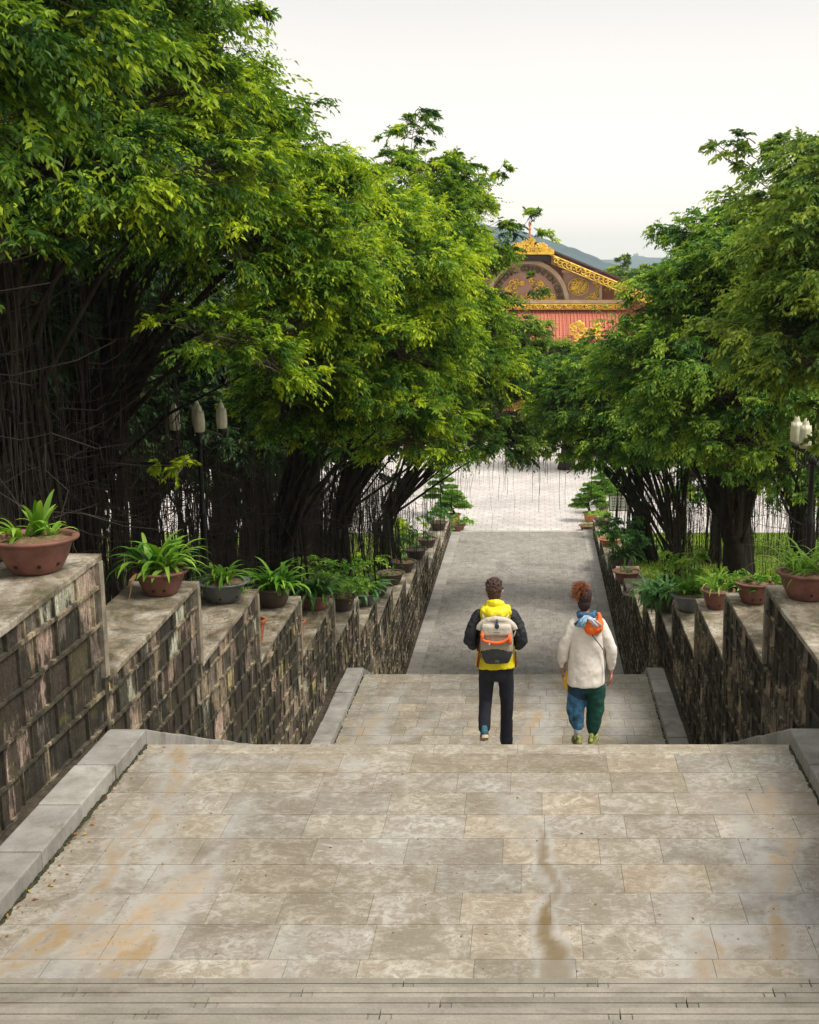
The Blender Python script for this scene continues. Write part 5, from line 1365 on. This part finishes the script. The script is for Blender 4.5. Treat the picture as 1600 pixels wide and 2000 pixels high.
mb.tube([(.203, -.06, 1.06), (.208, -.05, .91)], [.010, .012], 6); mb.build('side_zip', RUST, jk, smooth=True)
shoe(bo, -.120, -.135, .135, .29, SHOEB, SOLE, -.50, .12); shoe(bo, .105, .185, -.143, .29, RUST, SOLE, 0, -.25)
mb = MB(); mb.tube([(-.120, -.135, .17), (-.122, -.10, .27)], [.042, .042], 12); mb.build('sock', cloth('blue sock', (.02, .09, .16), .3), bo, smooth=True)

# backpack: a thing of its own
bp = empty('backpack', (-.42, MY, MZ + .085), 'beige and charcoal backpack with orange cords on the back of the person in yellow', 'backpack', None, 0, PS)
def packs(z): return .0
mb = MB()
def pring(z, rx, ry, cy, n=28):
    V = []
    for k in range(n):
        w = 2 * math.pi * k / n; c_, s_ = math.cos(w), math.sin(w); pw = .55
        V.append((.015 + rx * abs(c_) ** pw * (1 if c_ > 0 else -1), cy + ry * abs(s_) ** pw * (1 if s_ > 0 else -1), z))
    return V
def plof(rings):
    m2 = MB(); n = 28; V = []; F = []
    for r_ in rings: V += pring(*r_)
    for i in range(len(rings) - 1):
        for k in range(n): F.append((i * n + k, i * n + (k + 1) % n, (i + 1) * n + (k + 1) % n, (i + 1) * n + k))
    F.append(tuple(range(n - 1, -1, -1))); F.append(tuple((len(rings) - 1) * n + k for k in range(n))); m2.add(V, F); return m2
m2 = plof([(.905, .105, .045, -.20), (.92, .125, .065, -.205), (.98, .150, .085, -.215), (1.04, .163, .093, -.22), (1.06, .165, .094, -.22), (1.15, .167, .095, -.22), (1.24, .160, .090, -.22), (1.31, .150, .082, -.215), (1.345, .13, .07, -.21)])
def pp(c): return 1 if c.z < 1.065 + .02 * math.cos(c.x * 14) else 0
fused('pack_body', m2, [BEI, GRY], bp, .009, 2, .5, .010, .08, 0, pp)
m2 = plof([(1.225, .150, .060, -.265), (1.25, .152, .066, -.262), (1.31, .150, .070, -.255), (1.335, .135, .060, -.25)])
fused('top_flap', m2, CRM, bp, .008, 3, .5, .008, .06)
mb = MB(); pts = []
for k in range(13):
    t = k / 12; a = math.pi * t; pts.append((.015 - .180 * math.cos(a), -.235 + .03 * abs(math.cos(a)), 1.285 + .085 * math.sin(a) - .03 * abs(math.cos(a)) ** 3))
for k in range(12): mb.tube([pts[k], pts[k + 1]], [.034, .034], 10)
fused('lid_roll', mb, CRM, bp, .008, 3, .5, .008, .05)
mb = MB(); mb.tube([(.02, -.29, 1.385), (.02, -.315, 1.345)], [.012, .014], 8); mb.ball((.022, -.325, 1.325), (.022, .012, .030), 0, 12, 8); mb.build('buckle', simple('dark buckle', (.03, .04, .06), .3, .1, 10, bump=0), bp, smooth=True)
mb = MB()
mb.tube([(-.125, -.300, 1.265), (-.132, -.322, 1.19), (-.095, -.332, 1.17), (-.04, -.338, 1.16), (.03, -.340, 1.152), (.09, -.338, 1.168), (.135, -.330, 1.20), (.150, -.315, 1.25)], [.014, .016, .013, .017, .019, .016, .013, .010], 8)
mb.tube([(.150, -.315, 1.24), (.152, -.325, 1.17), (.150, -.325, 1.14)], [.012, .020, .017], 8); mb.tube([(-.130, -.31, 1.245), (-.122, -.325, 1.185)], [.022, .012], 8)
mb.build('orange_cord', ORG_, bp, smooth=True)
mb = MB(); mb.tube([(-.052, -.345, 1.155), (-.058, -.35, 1.135)], [.010, .008], 8); mb.build('cord_lock', CRM, bp, smooth=True)
for q in (-1, 1):
    mb = MB(); mb.tube([(q * .09 + .0, -.15, 1.32), (q * .115, -.115, 1.385), (q * .125, -.02, 1.415), (q * .13, .08, 1.36), (q * .14, .135, 1.23), (q * .17, .12, 1.05), (q * .185, .0, .97), (q * .15, -.13, .93)], [.026, .028, .028, .028, .026, .018, .012, .012], 8, ell=.4)
    mb.build('shoulder_strap', CRM, bp, smooth=True)
mb = MB(); mb.tube([(.185, -.20, 1.30), (.205, -.21, 1.24), (.185, -.235, 1.19)], .007, 6); mb.build('loop', CRM, bp, smooth=True)
mb = MB(); mb.box((.02, -.304, .955), (.045, .004, .026)); mb.build('patch', simple('green patch', (.05, .13, .12), .6, .2, 30, bump=0), bp)
mb = MB()
for k in range(6): mb.box((-.012 + k * .012, -.328, 1.262), (.007, .003, .009))
mb.build('small_lettering', simple('grey lettering', (.15, .14, .13), .6, .1, 10, bump=0), bp)

# ---------------------------------------------------------------- the woman
WY, WZ = D1 + RUN * 1.10, Z(H1) - RISE
PW = 1.115
mb = MB(); hc = (-.035, .03, 1.478)
head(mb, hc, .95); limb(mb, [(-.02, -.005, 1.28), (-.03, .012, 1.40)], [.050, .046])
loft(mb, [(0, 0, .70, .13, .09), (0, 0, .80, .165, .10), (0, 0, .95, .13, .085), (0, 0, 1.1, .14, .08), (0, 0, 1.20, .14, .075), (0, 0, 1.30, .10, .07), (0, 0, 1.34, .05, .05)])
limb(mb, [(-.08, 0, .76), (-.09, .03, .58), (-.09, .03, .42), (-.092, 0, .25), (-.095, -.01, .09)], [.082, .07, .05, .046, .032])
limb(mb, [(.08, 0, .76), (.085, .05, .56), (.08, .08, .38), (.075, .07, .22), (.072, .07, .07)], [.082, .07, .05, .046, .032])
for q, sh, el, wr in ((-1, (-.150, 0, 1.215), (-.235, -.02, .99), (-.262, .045, .77)), (1, (.150, 0, 1.215), (.238, -.02, .98), (.268, .03, .75))):
    limb(mb, [sh, (sh[0] * .5 + el[0] * .5, -.015, 1.12), el, ((el[0] + wr[0]) / 2, .01, .87), wr], [.042, .040, .036, .032, .025])
    hand(mb, (wr[0], wr[1], wr[2] - .02), (q * .02, .10, -1), -q if q < 0 else -1, (-q, -.2, 0) if q > 0 else (1, .1, 0), .75 if q < 0 else .62, .95)
wb_ = fused('person', mb, SKIN2, None, .007, 3); wb_.location = (.565, WY, WZ); wb_.scale = (PW * .89, PW * .95, PW)
tag(wb_, 'person with curly ginger top-knot in a loose cream sweatshirt and baggy trousers', 'person'); eyes(hc, .95, wb_)
mb = MB(); mb.ball((hc[0], hc[1] - .012, hc[2] + .032), (.086, .098, .100), 0, 24, 16); mb.ball((hc[0], hc[1] - .045, hc[2] - .030), (.072, .055, .088), 0, 20, 14); mb.ball((hc[0] - .01, hc[1] - .045, hc[2] + .105), (.06, .05, .04), 0, 16, 10)
hr = fused('hair', mb, HAIRD, wb_, .006, 2, .5, .012, .03)
# curls: hundreds of small corkscrew strands
mb = MB(); rg = random.Random(9); kn = Vector((hc[0] - .022, hc[1] - .040, hc[2] + .118))
for k in range(620):
    a = rg.uniform(0, 6.28); e = rg.uniform(-.55, 1.45); d = Vector((math.cos(a) * math.cos(e), math.sin(a) * math.cos(e), math.sin(e)))
    L = rg.uniform(.055, .112) * (1.35 if d.x < -.3 else 1.0) * (.8 if d.z > .8 else 1)
    pts = []; ph = rg.uniform(0, 6.28); u = d.orthogonal().normalized(); w = d.cross(u)
    for s_ in range(7):
        t = s_ / 6; pts.append(kn + d * L * t + (u * math.cos(ph + t * 9) + w * math.sin(ph + t * 9)) * .010 * (t + .2) + Vector((-.012 * t, 0, -.045 * t * t * (1.4 if d.x < -.2 else .5))))
    mb.tube(pts, [.004, .004, .0036, .0032, .0028, .002, .0014], 3, cap=False)
mb.build('curls', CURL, hr, fixn=False)
# trousers: baggy, left leg blue denim, right leg green
mb = MB()
loft(mb, [(0, .0, .56, .19, .125), (0, 0, .64, .178, .125), (0, 0, .74, .165, .12), (0, 0, .85, .14, .10)], 26)
limb(mb, [(-.095, 0, .60), (-.108, .01, .50), (-.116, .01, .36), (-.105, .0, .24), (-.098, -.01, .215)], [.108, .104, .100, .082, .068], 20)
limb(mb, [(.095, 0, .60), (.104, .02, .50), (.098, .04, .36), (.084, .05, .22), (.074, .05, .135)], [.106, .102, .100, .086, .066], 20)
def wp(c):
    if c.x > -.003 + .01 * math.sin(c.z * 20): return 2
    return 1 if c.z > .50 + (c.x + .1) * -.45 else 0
fused('trousers', mb, [DEN, DEN2, GRN], wb_, .009, 3, .5, .030, .13, 0, wp)
# sweatshirt
mb = MB()
loft(mb, [(-.012, 0, .630, .212, .170), (-.010, 0, .68, .212, .170), (0, 0, .80, .205, .16), (0, 0, 1.0, .190, .14), (0, 0, 1.16, .20, .13), (0, 0, 1.24, .178, .115), (0, 0, 1.295, .115, .09), (0, 0, 1.33, .06, .06)], 30)
sw = fused('sweatshirt', mb, WOOL, wb_, .009, 4, .5, .024, .17)
for q, el, wr in ((-1, (-.262, -.02, .99), (-.268, .035, .81)), (1, (.265, -.02, .98), (.270, .025, .79))):
    mb = MB(); limb(mb, [(q * .135, 0, 1.218), (q * .198, -.01, 1.12), el, (el[0] * .5 + wr[0] * .5, .005, .885), (wr[0], wr[1], wr[2] + .045), wr], [.080, .070, .062, .062, .056, .038], 18)
    fused('sleeve', mb, WOOL, sw, .009, 3, .5, .018, .10)
# scarf: wound collar and fringed ends; orange hood
mb = MB(); limb(mb, [(-.085, .04, 1.325), (-.085, -.05, 1.33), (-.02, -.095, 1.325), (.05, -.075, 1.335), (.08, .02, 1.335)], [.030, .036, .040, .036, .030], 14)
SC1 = cloth('blue scarf', (.04, .12, .25), .5, 22); SC2 = cloth('pale blue fringe', (.28, .48, .62), .5, 40); SC3 = cloth('grey white fringe', (.5, .55, .6), .3, 40)
scf = fused('scarf', mb, SC1, wb_, .007, 2, .5, .015, .04)
rg = random.Random(12)
for mat_, dx0, dx1, L, nn, off in ((SC2, -.145, -.03, .13, 26, 0), (SC3, .055, .150, .13, 14, .01), (SC1, -.165, -.07, .125, 12, -.005)):
    mb = MB()
    for k in range(nn):
        t = rg.random(); e = Vector((dx0 + (dx1 - dx0) * t, -.155 - .02 * math.sin(t * 3) - off, 1.245 + abs(dx0 + (dx1 - dx0) * t) * .10 + rg.uniform(-.012, .012))); s0 = Vector((-.015 + rg.uniform(-.02, .02), -.125, 1.345))
        mb.tube([s0, s0 * .5 + e * .5 + Vector((0, -.02, .014)), e], [.009, .009, .006], 5)
    mb.build('fringe', mat_, scf, smooth=True)
mb = MB(); loft(mb, [(.058, -.105, 1.150, .03, .025), (.058, -.112, 1.170, .082, .05), (.062, -.118, 1.215, .108, .062), (.066, -.112, 1.26, .110, .060), (.075, -.10, 1.285, .09, .05)], 24)
limb(mb, [(-.035, -.10, 1.26), (.03, -.145, 1.235), (.09, -.13, 1.26), (.135, -.08, 1.29), (.12, -.03, 1.33)], [.02, .024, .026, .03, .026], 12)
fused('hood', mb, ORB, wb_, .007, 2, .5, .022, .05)
shoe(wb_, -.100, -.03, .0, .25, LIME, LIME, 0, .25); shoe(wb_, .072, .03, .0, .25, LIME, LIME, 0, -.35)
mb = MB(); mb.tube([(-.098, -.045, .07), (-.097, -.015, .24)], [.038, .042], 12); mb.build('sock', cloth('grey white sock', (.45, .45, .43), .2), wb_, smooth=True)
# slung bag
bag = empty('shoulder_bag', (.565, WY, WZ), 'small yellow bag on a black strap worn over the cream sweatshirt', 'bag', None, 0, PW)
bag.scale = (PW * .89, PW * .95, PW)
mb = MB(); P = [(.045, -.165, 1.165), (.085, -.163, 1.12), (.135, -.150, 1.06), (.172, -.125, 1.0), (.186, -.11, .90), (.192, -.105, .78), (.196, -.10, .70)]
mb.tube(P, [.011, .011, .011, .009, .006, .006, .006], 6, ell=.5); mb.build('strap', BLK, bag, smooth=True)
mb = MB(); limb(mb, [(-.215, .02, .735), (-.238, .01, .67), (-.225, .0, .60), (-.212, 0, .55)], [.016, .030, .026, .010], 12); fused('pouch', mb, cloth('yellow pouch', (.75, .42, .03), .2), bag, .007, 2)
# ================================================================== the gabled hall beyond the square
BD = 120.0
GOLD = simple('gilded carving', (.85, .50, .05), .42, .35, 2.0, bump=.5, bd=.05, metallic=.15)
REDW = simple('red brown boarding', (.50, .16, .06), .75, .18, .6, bump=.1)
PAN = simple('plum brown panel', (.40, .225, .155), .75, .12, .5, bump=.1)
STN = simple('tan stone frame', (.50, .36, .22), .75, .2, 1, bump=.1)
DRKB = simple('dark recess', (.035, .022, .02), .8, .2, 1, bump=0)  # near black stands in for shade in the hollow and doorways
DRKR = simple('dark roof tile', (.09, .04, .03), .6, .2, 2, bump=.1)
def tile_mat():
    m = NT('red roof tile'); b = m.n('ShaderNodeTexBrick'); b.offset = 0; b.inputs['Scale'].default_value = 1; b.inputs['Brick Width'].default_value = .28; b.inputs['Row Height'].default_value = .24
    b.inputs['Mortar Size'].default_value = .03; b.inputs['Color1'].default_value = (.62, .20, .11, 1); b.inputs['Color2'].default_value = (.54, .165, .09, 1); b.inputs['Mortar'].default_value = (.28, .07, .05, 1)
    m.l(m.pos(), b.inputs['Vector']); m.col(b.outputs[0]); m.rough(.6); return m.mat
TILE = tile_mat()
hall = empty('convention_hall', (at(1035, 600, BD).x, BD, 0), 'distant gabled hall with gilded trim and an arched sign reading convention center', 'building')
def hp(px, py, dy=0.0):      # facade point in the hall's own space (facade plane lies at y = 0)
    p = at(px, py, BD); return Vector((p.x - hall.location.x, dy, p.z))
apex = hp(1035, 474); ex = hp(1232, 556); slope = (apex.z - ex.z) / (ex.x - apex.x)
half = 34.0; z_e = apex.z - slope * half
def rz_(x): return apex.z - slope * abs(x)
mb = MB(); mb.poly([(-half, 0.6, z_e - 2), (half, .6, z_e - 2), (half, .6, z_e), (0, .6, apex.z), (-half, .6, z_e)], 1.0); mb.build('gable_wall', REDW, hall)
mb = MB()
for k in range(-60, 61):
    x = k * .55; zt_ = rz_(x) - .6
    mb.box((x, .56, (z_e - 2 + zt_) / 2), (.06, .08, zt_ - z_e + 2))
mb.build('boarding_ribs', REDW, hall)
mb = MB()       # roof slabs
for s_ in (-1, 1):
    n = Vector((s_ * slope, 0, 1)).normalized()
    P = [Vector((0, -1.3, apex.z + .02)), Vector((s_ * (half + 2), -1.3, rz_(half + 2) + .02)), Vector((s_ * (half + 2), 36, rz_(half + 2) + .02)), Vector((0, 36, apex.z + .02))]
    mb.add(P + [p + n * .16 for p in P], [(0, 1, 2, 3), (7, 6, 5, 4), (0, 4, 5, 1), (1, 5, 6, 2), (2, 6, 7, 3), (3, 7, 4, 0)])
mb.build('roof', DRKR, hall)
def scroll(mb, c, r, turns=1.4, th=.06, flip=1, a0=0, n=14):
    pts = [];
    for k in range(n):
        t = k / (n - 1); a = a0 + flip * t * turns * 2 * math.pi; q = r * (1 - .82 * t)
        pts.append((c[0] + q * math.cos(a), c[1] - .05, c[2] + q * math.sin(a)))
    mb.tube(pts, [th * (1 - .5 * k / n) for k in range(n)], 5)
mb = MB(); rng = random.Random(5)      # gilded bargeboard: two rails with linked scrolls
for s_ in (-1, 1):
    L = math.hypot(half, half * slope); n = int(L / .46)
    for (o0, r_) in ((-.32, .07), (-1.05, .06)):
        mb.tube([(0 if o0 > -1 else s_ * 2.6, -1.28, apex.z + o0 - (0 if o0 > -1 else slope * 2.6)), (s_ * half, -1.28, rz_(half) + o0)], r_, 6)
    for k in range(n):
        x = s_ * (2.4 + k * .46 * math.cos(math.atan(slope)))
        if abs(x) > half: break
        z = rz_(x) - .68
        scroll(mb, (x, -1.25, z), .30, 1.2, .085, s_ * (1 if k % 2 else -1), rng.uniform(0, 6)); mb.ball((x + s_ * .2, -1.3, z + rng.uniform(-.2, .2)), .11, 0, 6, 4)
mb.build('bargeboard_carving', GOLD, hall)
mb = MB()
for s_ in (-1, 1):
    P = [(s_ * 2.0, -1.15, rz_(2.0) - .2), (s_ * half, -1.15, rz_(half) - .2), (s_ * half, -1.15, rz_(half) - 1.15), (s_ * 2.0, -1.15, rz_(2.0) - 1.15)]
    mb.poly(P, .1)
mb.build('bargeboard', simple('bargeboard back', (.25, .12, .035), .6, .2, 2), hall)
# pediment ornament over the sign, gold sill, block coloured dark as a shaded hollow
a, b_ = hp(988, 495), hp(1082, 495)
mb = MB(); mb.box(((a.x + b_.x) / 2, -1.5, a.z), (b_.x - a.x, .7, .22)); rng = random.Random(9)
for k in range(90):
    x = rng.uniform(-2.1, 2.1); hmax = max(.1, 1.35 * (1 - abs(x) / 2.2)); z = a.z + .15 + rng.uniform(0, hmax)
    scroll(mb, (x, -1.45, z), rng.uniform(.14, .30), 1.3, .075, rng.choice((-1, 1)), rng.uniform(0, 6), 10)
mb.build('pediment_carving', GOLD, hall)
mb = MB(); mb.poly([(-2.2, -1.3, a.z), (2.2, -1.3, a.z), (0, -1.3, a.z + 1.5)], .15); mb.build('pediment', simple('pediment back', (.30, .15, .04), .6, .2, 2), hall)
mb = MB(); q = hp(1088, 505); mb.box((0, -.2, a.z - .42), (4.75, 1.4, .62)); mb.build('recess_shade', DRKB, hall)
fin0, fin1 = hp(1034, 474), hp(1034, 432)
mb = MB(); zz = fin0.z - .2; Hh = fin1.z - zz
mb.lathe([(.30, 0), (.34, .15), (.14, .3), (.22, .5), (.10, .7), (.07, Hh * .6), (.14, Hh * .62), (.14, Hh * .68), (.08, Hh * .70), (.08, Hh * .78), (.12, Hh * .8), (.10, Hh * .9), (.01, Hh)], 12, (0, -.9, zz)); mb.build('finial', simple('orange finial', (.62, .20, .05), .5, .2, 3), hall, smooth=True)
# arched sign
cc = hp(1030, 590); Rr = (hp(1104, 590) - cc).length; ring = MB(); pan = MB()
def arc(r, n=40, y=0): return [(cc.x + r * math.cos(math.pi * k / n), y, cc.z + r * math.sin(math.pi * k / n)) for k in range(n + 1)]
pan.poly(arc(Rr * 1.0, 40, .12), .4); pan.build('arch_panel', PAN, hall)
n = 40; o_, i_ = arc(Rr * 1.0 + .36, n), arc(Rr * .99, n)
V = []; F = []
for k in range(n + 1):
    for y in (-.25, .15): V += [(o_[k][0], y, o_[k][2]), (i_[k][0], y, i_[k][2])]
for k in range(n):
    a4 = 4 * k; b4 = a4 + 4; F += [(a4, a4 + 1, b4 + 1, b4), (a4 + 2, b4 + 2, b4 + 3, a4 + 3), (a4, b4, b4 + 2, a4 + 2), (a4 + 1, a4 + 3, b4 + 3, b4 + 1)]
ring.add(V, F); ring.build('arch_frame', STN, hall)
# raised letters along the arch
text = "INTERNATIONAL CONVENTION CENTER"; LET = simple('bronze letters', (.085, .062, .012), .5, .2, 4, metallic=.3)
fv = bpy.data.curves.new('tmp_text', 'FONT'); fv.size = .74; fv.extrude = .10; fv.align_x = 'CENTER'; fv.offset = .012
to = bpy.data.objects.new('tmp_text', fv); COL.objects.link(to)
rl = Rr * .80; lm = MB(); a0, a1 = R(188), R(-6)
for k, ch in enumerate(text):
    if ch == ' ': continue
    fv.body = ch; bpy.context.view_layer.update()
    me = bpy.data.meshes.new_from_object(to.evaluated_get(bpy.context.evaluated_depsgraph_get()))
    a_ = a0 + (a1 - a0) * k / (len(text) - 1); base_ = Vector((cc.x + rl * math.cos(a_), -.02, cc.z + rl * math.sin(a_)))
    rot = Matrix.Rotation(-(a_ - math.pi / 2), 4, 'Y') @ Matrix.Rotation(math.pi / 2, 4, 'X')
    V = [rot @ Vector(v.co) + base_ for v in me.vertices]; lm.add(V, [tuple(p.vertices) for p in me.polygons]); bpy.data.meshes.remove(me)
bpy.data.objects.remove(to)
lm.build('sign_letters', LET, hall)
mb = MB(); rng = random.Random(12)         # gilded clouds inside the arch
for k in range(46):
    x = rng.uniform(-2.3, 2.9); z = cc.z + .15 + rng.choice((rng.uniform(0, .5), rng.uniform(1.0, 1.9)))
    if math.hypot(x, z - cc.z) < Rr * .72: scroll(mb, (cc.x + x, .05, z), rng.uniform(.16, .34), 1.2, .08, rng.choice((-1, 1)), rng.uniform(0, 6), 10)
mb.build('cloud_carving', GOLD, hall)
for s_ in (1, -1):
    l0, r0 = hp(1100, 531), hp(1172, 588); w = r0.x - l0.x; h = l0.z - r0.z; x0 = cc.x + s_ * (l0.x - cc.x); x1 = cc.x + s_ * (r0.x - cc.x); xm = (x0 + x1) / 2
    mb = MB(); mb.box((xm, .30, (l0.z + r0.z) / 2), (w, .35, h)); mb.build('side_panel', PAN, hall)
    mb = MB(); mb.box(((x0 + x1) / 2 + s_ * .05, -.02, l0.z + .05), (w + .35, .4, .24)); mb.box((x1 + s_ * .05, -.025, (l0.z + r0.z) / 2 - .13), (.26, .38, h - .12)); mb.build('panel_frame', STN, hall)
    c = hp(1130, 560); cx_ = cc.x + s_ * (c.x - cc.x); mb = MB(); rng = random.Random(4)
    mb.tube([(cx_ + .98 * math.cos(t * math.pi / 12), .02, c.z + .80 * math.sin(t * math.pi / 12)) for t in range(25)], .045, 5)
    for k in range(30):
        a_ = k * 2.4; q = .68 * math.sqrt(k / 30); scroll(mb, (cx_ + q * 1.15 * math.cos(a_), .05, c.z + q * .85 * math.sin(a_)), .2, 1.2, .06, rng.choice((-1, 1)), a_, 9)
    mb.build('medallion', GOLD, hall)
    mb = MB()
    for (px, py) in ((1150, 538), (1158, 541), (1165, 540), (1163, 548), (1167, 556), (1167, 565), (1166, 573), (1160, 580), (1150, 583), (1165, 583), (1156, 577), (1144, 585)):
        q = hp(px, py); scroll(mb, (cc.x + s_ * (q.x - cc.x), .05, q.z), .26, 1.3, .08, rng.choice((-1, 1)), rng.uniform(0, 6), 10)
    mb.build('corner_carving', GOLD, hall)
y0_, y1_ = hp(1035, 586), hp(1035, 592); hw = 9.2
mb = MB(); mb.box((cc.x, -.3, (y0_.z + y1_.z) / 2), (2 * hw, 1.0, .34)); mb.build('sill', STN, hall)
mb = MB(); g = hp(1035, 599); mb.box((cc.x, -.35, g.z), (2 * hw, .9, .38)); mb.build('frieze_back', simple('frieze back', (.30, .13, .04), .6, .2, 2), hall)
mb = MB(); k = -hw; i = 0
mb.tube([(cc.x - hw, -.85, g.z + .2), (cc.x + hw, -.85, g.z + .2)], .05, 5); mb.tube([(cc.x - hw, -.85, g.z - .2), (cc.x + hw, -.85, g.z - .2)], .05, 5)
while k < hw: scroll(mb, (cc.x + k, -.85, g.z), .17, 1.1, .06, 1 if i % 2 else -1, i, 8); k += .32; i += 1
mb.build('frieze_carving', GOLD, hall)
# lower tiled roof sloping towards the square
t0, t1 = hp(1035, 605), hp(1035, 652)
mb = MB(); mb.add([(-30, -.2, t0.z), (30, -.2, t0.z), (30, -4.2, t1.z - .2), (-30, -4.2, t1.z - .2), (-30, -.2, t0.z - .3), (30, -.2, t0.z - .3), (30, -4.2, t1.z - .5), (-30, -4.2, t1.z - .5)],
                  [(0, 1, 2, 3), (7, 6, 5, 4), (0, 4, 5, 1), (1, 5, 6, 2), (2, 6, 7, 3), (3, 7, 4, 0)]); 
for k in range(-86, 87): mb.tube([(k * .35, -.22, t0.z + .03), (k * .35, -4.25, t1.z - .16)], .055, 5)
mb.build('lower_roof', TILE, hall)
mb = MB(); g = hp(1140, 645); rng = random.Random(8)
for k in range(26): scroll(mb, (g.x + rng.uniform(-1.2, 1.4), -4.2, g.z + rng.uniform(-.5, .8)), rng.uniform(.2, .42), 1.3, .10, rng.choice((-1, 1)), rng.uniform(0, 6), 10)
mb.build('roof_ridge_carving', GOLD, hall)
mb = MB(); mb.box((0, 2.2, (t1.z - .4) / 2), (58, 3, t1.z - .4)); mb.build('facade_wall', STN, hall)
for k in range(-6, 7):
    mb = MB(); mb.lathe([(.5, 0), (.5, .4), (.38, .5), (.34, t1.z - 1.2), (.5, t1.z - .9), (.5, t1.z - .5)], 14, (k * 4.4, -3.2, 0), closed=True); mb.build('column', REDW, hall, smooth=True)
for k in range(-6, 6):
    f = MB(); f.box((k * 4.4 + 2.2, .66, 2.6), (2.6, .1, 4.2)); w_ = f.build('doorway', DRKB, hall)
b = MB(); b.box((0, 18, z_e / 2 - .5), (2 * half - 2, 30, z_e - 1.2)); b.build('hall_body', REDW, hall)

# ================================================================== hills and far town
hill = simple('haze blue hillside', (.018, .055, .075), 1, .5, .02, bump=0)  # blue of the distance haze is mixed into the forest colour
def ridge(name, label, D, prof, depth, seed, rough_):
    xs = np.linspace(prof[0][0], prof[-1][0], 260); pz = np.interp(xs, [p[0] for p in prof], [p[1] for p in prof])
    X = (xs - CX) / FPX * D; top = np.array([at(float(a_), float(b_), D).z for a_, b_ in zip(xs, pz)])
    rows = 14; V = []
    for j in range(rows):
        f = j / (rows - 1)
        for k in range(len(xs)):
            hgt = (top[k] + 2) * math.sin(math.pi * (.5 + f * .5) if f > 0 else math.pi / 2)
            hgt = (top[k] + 2) * (1 - f) ** .8
            nz_ = (fbm(X[k] * .02 + seed, f * 6, seed) - .5) * rough_ * 4 * (1 if 0 < f < 1 else .4) + (vnoise(X[k] * .16, f * 9 + 3, seed) - .5) * rough_ * 1.6
            V.append((X[k], D - f * depth, -2 + max(hgt + nz_ * (1 if f < .98 else 0), 0)))
        if j == 0:
            pass
    n_ = len(xs); F = [(j * n_ + k, j * n_ + k + 1, (j + 1) * n_ + k + 1, (j + 1) * n_ + k) for j in range(rows - 1) for k in range(n_ - 1)]
    m0 = len(V); back = [(v[0], D + depth * .6, -2) for v in V[:n_]]
    V += back; F += [(k + 1, k, m0 + k, m0 + k + 1) for k in range(n_ - 1)]
    mb = MB(); mb.add(V, F); return tag(mb.build(name, hill, None, smooth=True), label, None, None, 'structure')
ridge('hills', 'wooded hill coloured haze blue, sloping down behind the hall', 1500, [(-700, 500), (300, 440), (900, 430), (1010, 450), (1045, 459), (1070, 470), (1085, 474), (1125, 486), (1150, 499), (1180, 512), (1215, 522), (1260, 532), (1400, 545)], 260, 3, 1.6)
ridge('hills', 'faint far hills at the horizon', 3000, [(-400, 505), (900, 500), (1180, 508), (1240, 500), (1300, 504), (1360, 497), (1500, 508), (2100, 500)], 500, 8, 4)
rng = random.Random(31); twm = simple('far tower block', (.42, .42, .42), .8, .2, .05, bump=0); wnm = simple('far windows', (.12, .14, .16), .4, .1, 1, bump=0)
first = None
for k in range(5):
    px = (1200, 1222, 1238, 1262, 1284)[k]; D = rng.uniform(3400, 3700); x = (px - CX) / FPX * D; hh = (26, 42, 0, 36, 24)[k] if k != 2 else 66
    wd = rng.uniform(12, 26)
    if first is None or True:
        t = empty('tower_block', (x, D, -2), ('faint low block in the haze, nearest the blue hill', 'faint block in the haze just left of the tallest tower', 'tallest faint tower in the haze above the hall roof end', 'faint block in the haze just right of the tallest tower', 'faint block in the haze closest to the right trees')[k], 'building', 'far-off tower blocks in the haze')
        f = MB(); f.box((0, 0, hh / 2), (wd, 14, hh)); f.box((wd * .2, 0, hh + 1.5), (wd * .3, 6, 3)); f.build('wall', twm, t)
        f = MB(); n_ = int(hh / 4)
        for q in range(n_): f.box((0, -7.05, 2.5 + q * 4), (wd * .86, .3, 1.5))
        f.build('window_bands', wnm, t)

# ================================================================== air
hz = bpy.data.materials.new('haze air'); hz.use_nodes = True; hz.node_tree.nodes.clear()
ho = hz.node_tree.nodes.new('ShaderNodeOutputMaterial'); pv = hz.node_tree.nodes.new('ShaderNodeVolumePrincipled')
pv.inputs['Color'].default_value = (.80, .93, 1, 1); pv.inputs['Density'].default_value = .0003; pv.inputs['Anisotropy'].default_value = 0.7
hz.node_tree.links.new(pv.outputs[0], ho.inputs['Volume'])
mb = MB(); mb.box((0, 1850, 58), (6400, 4300, 122)); hb = mb.build('haze', hz); tag(hb, 'thin pale haze in the air', None, None, 'stuff')
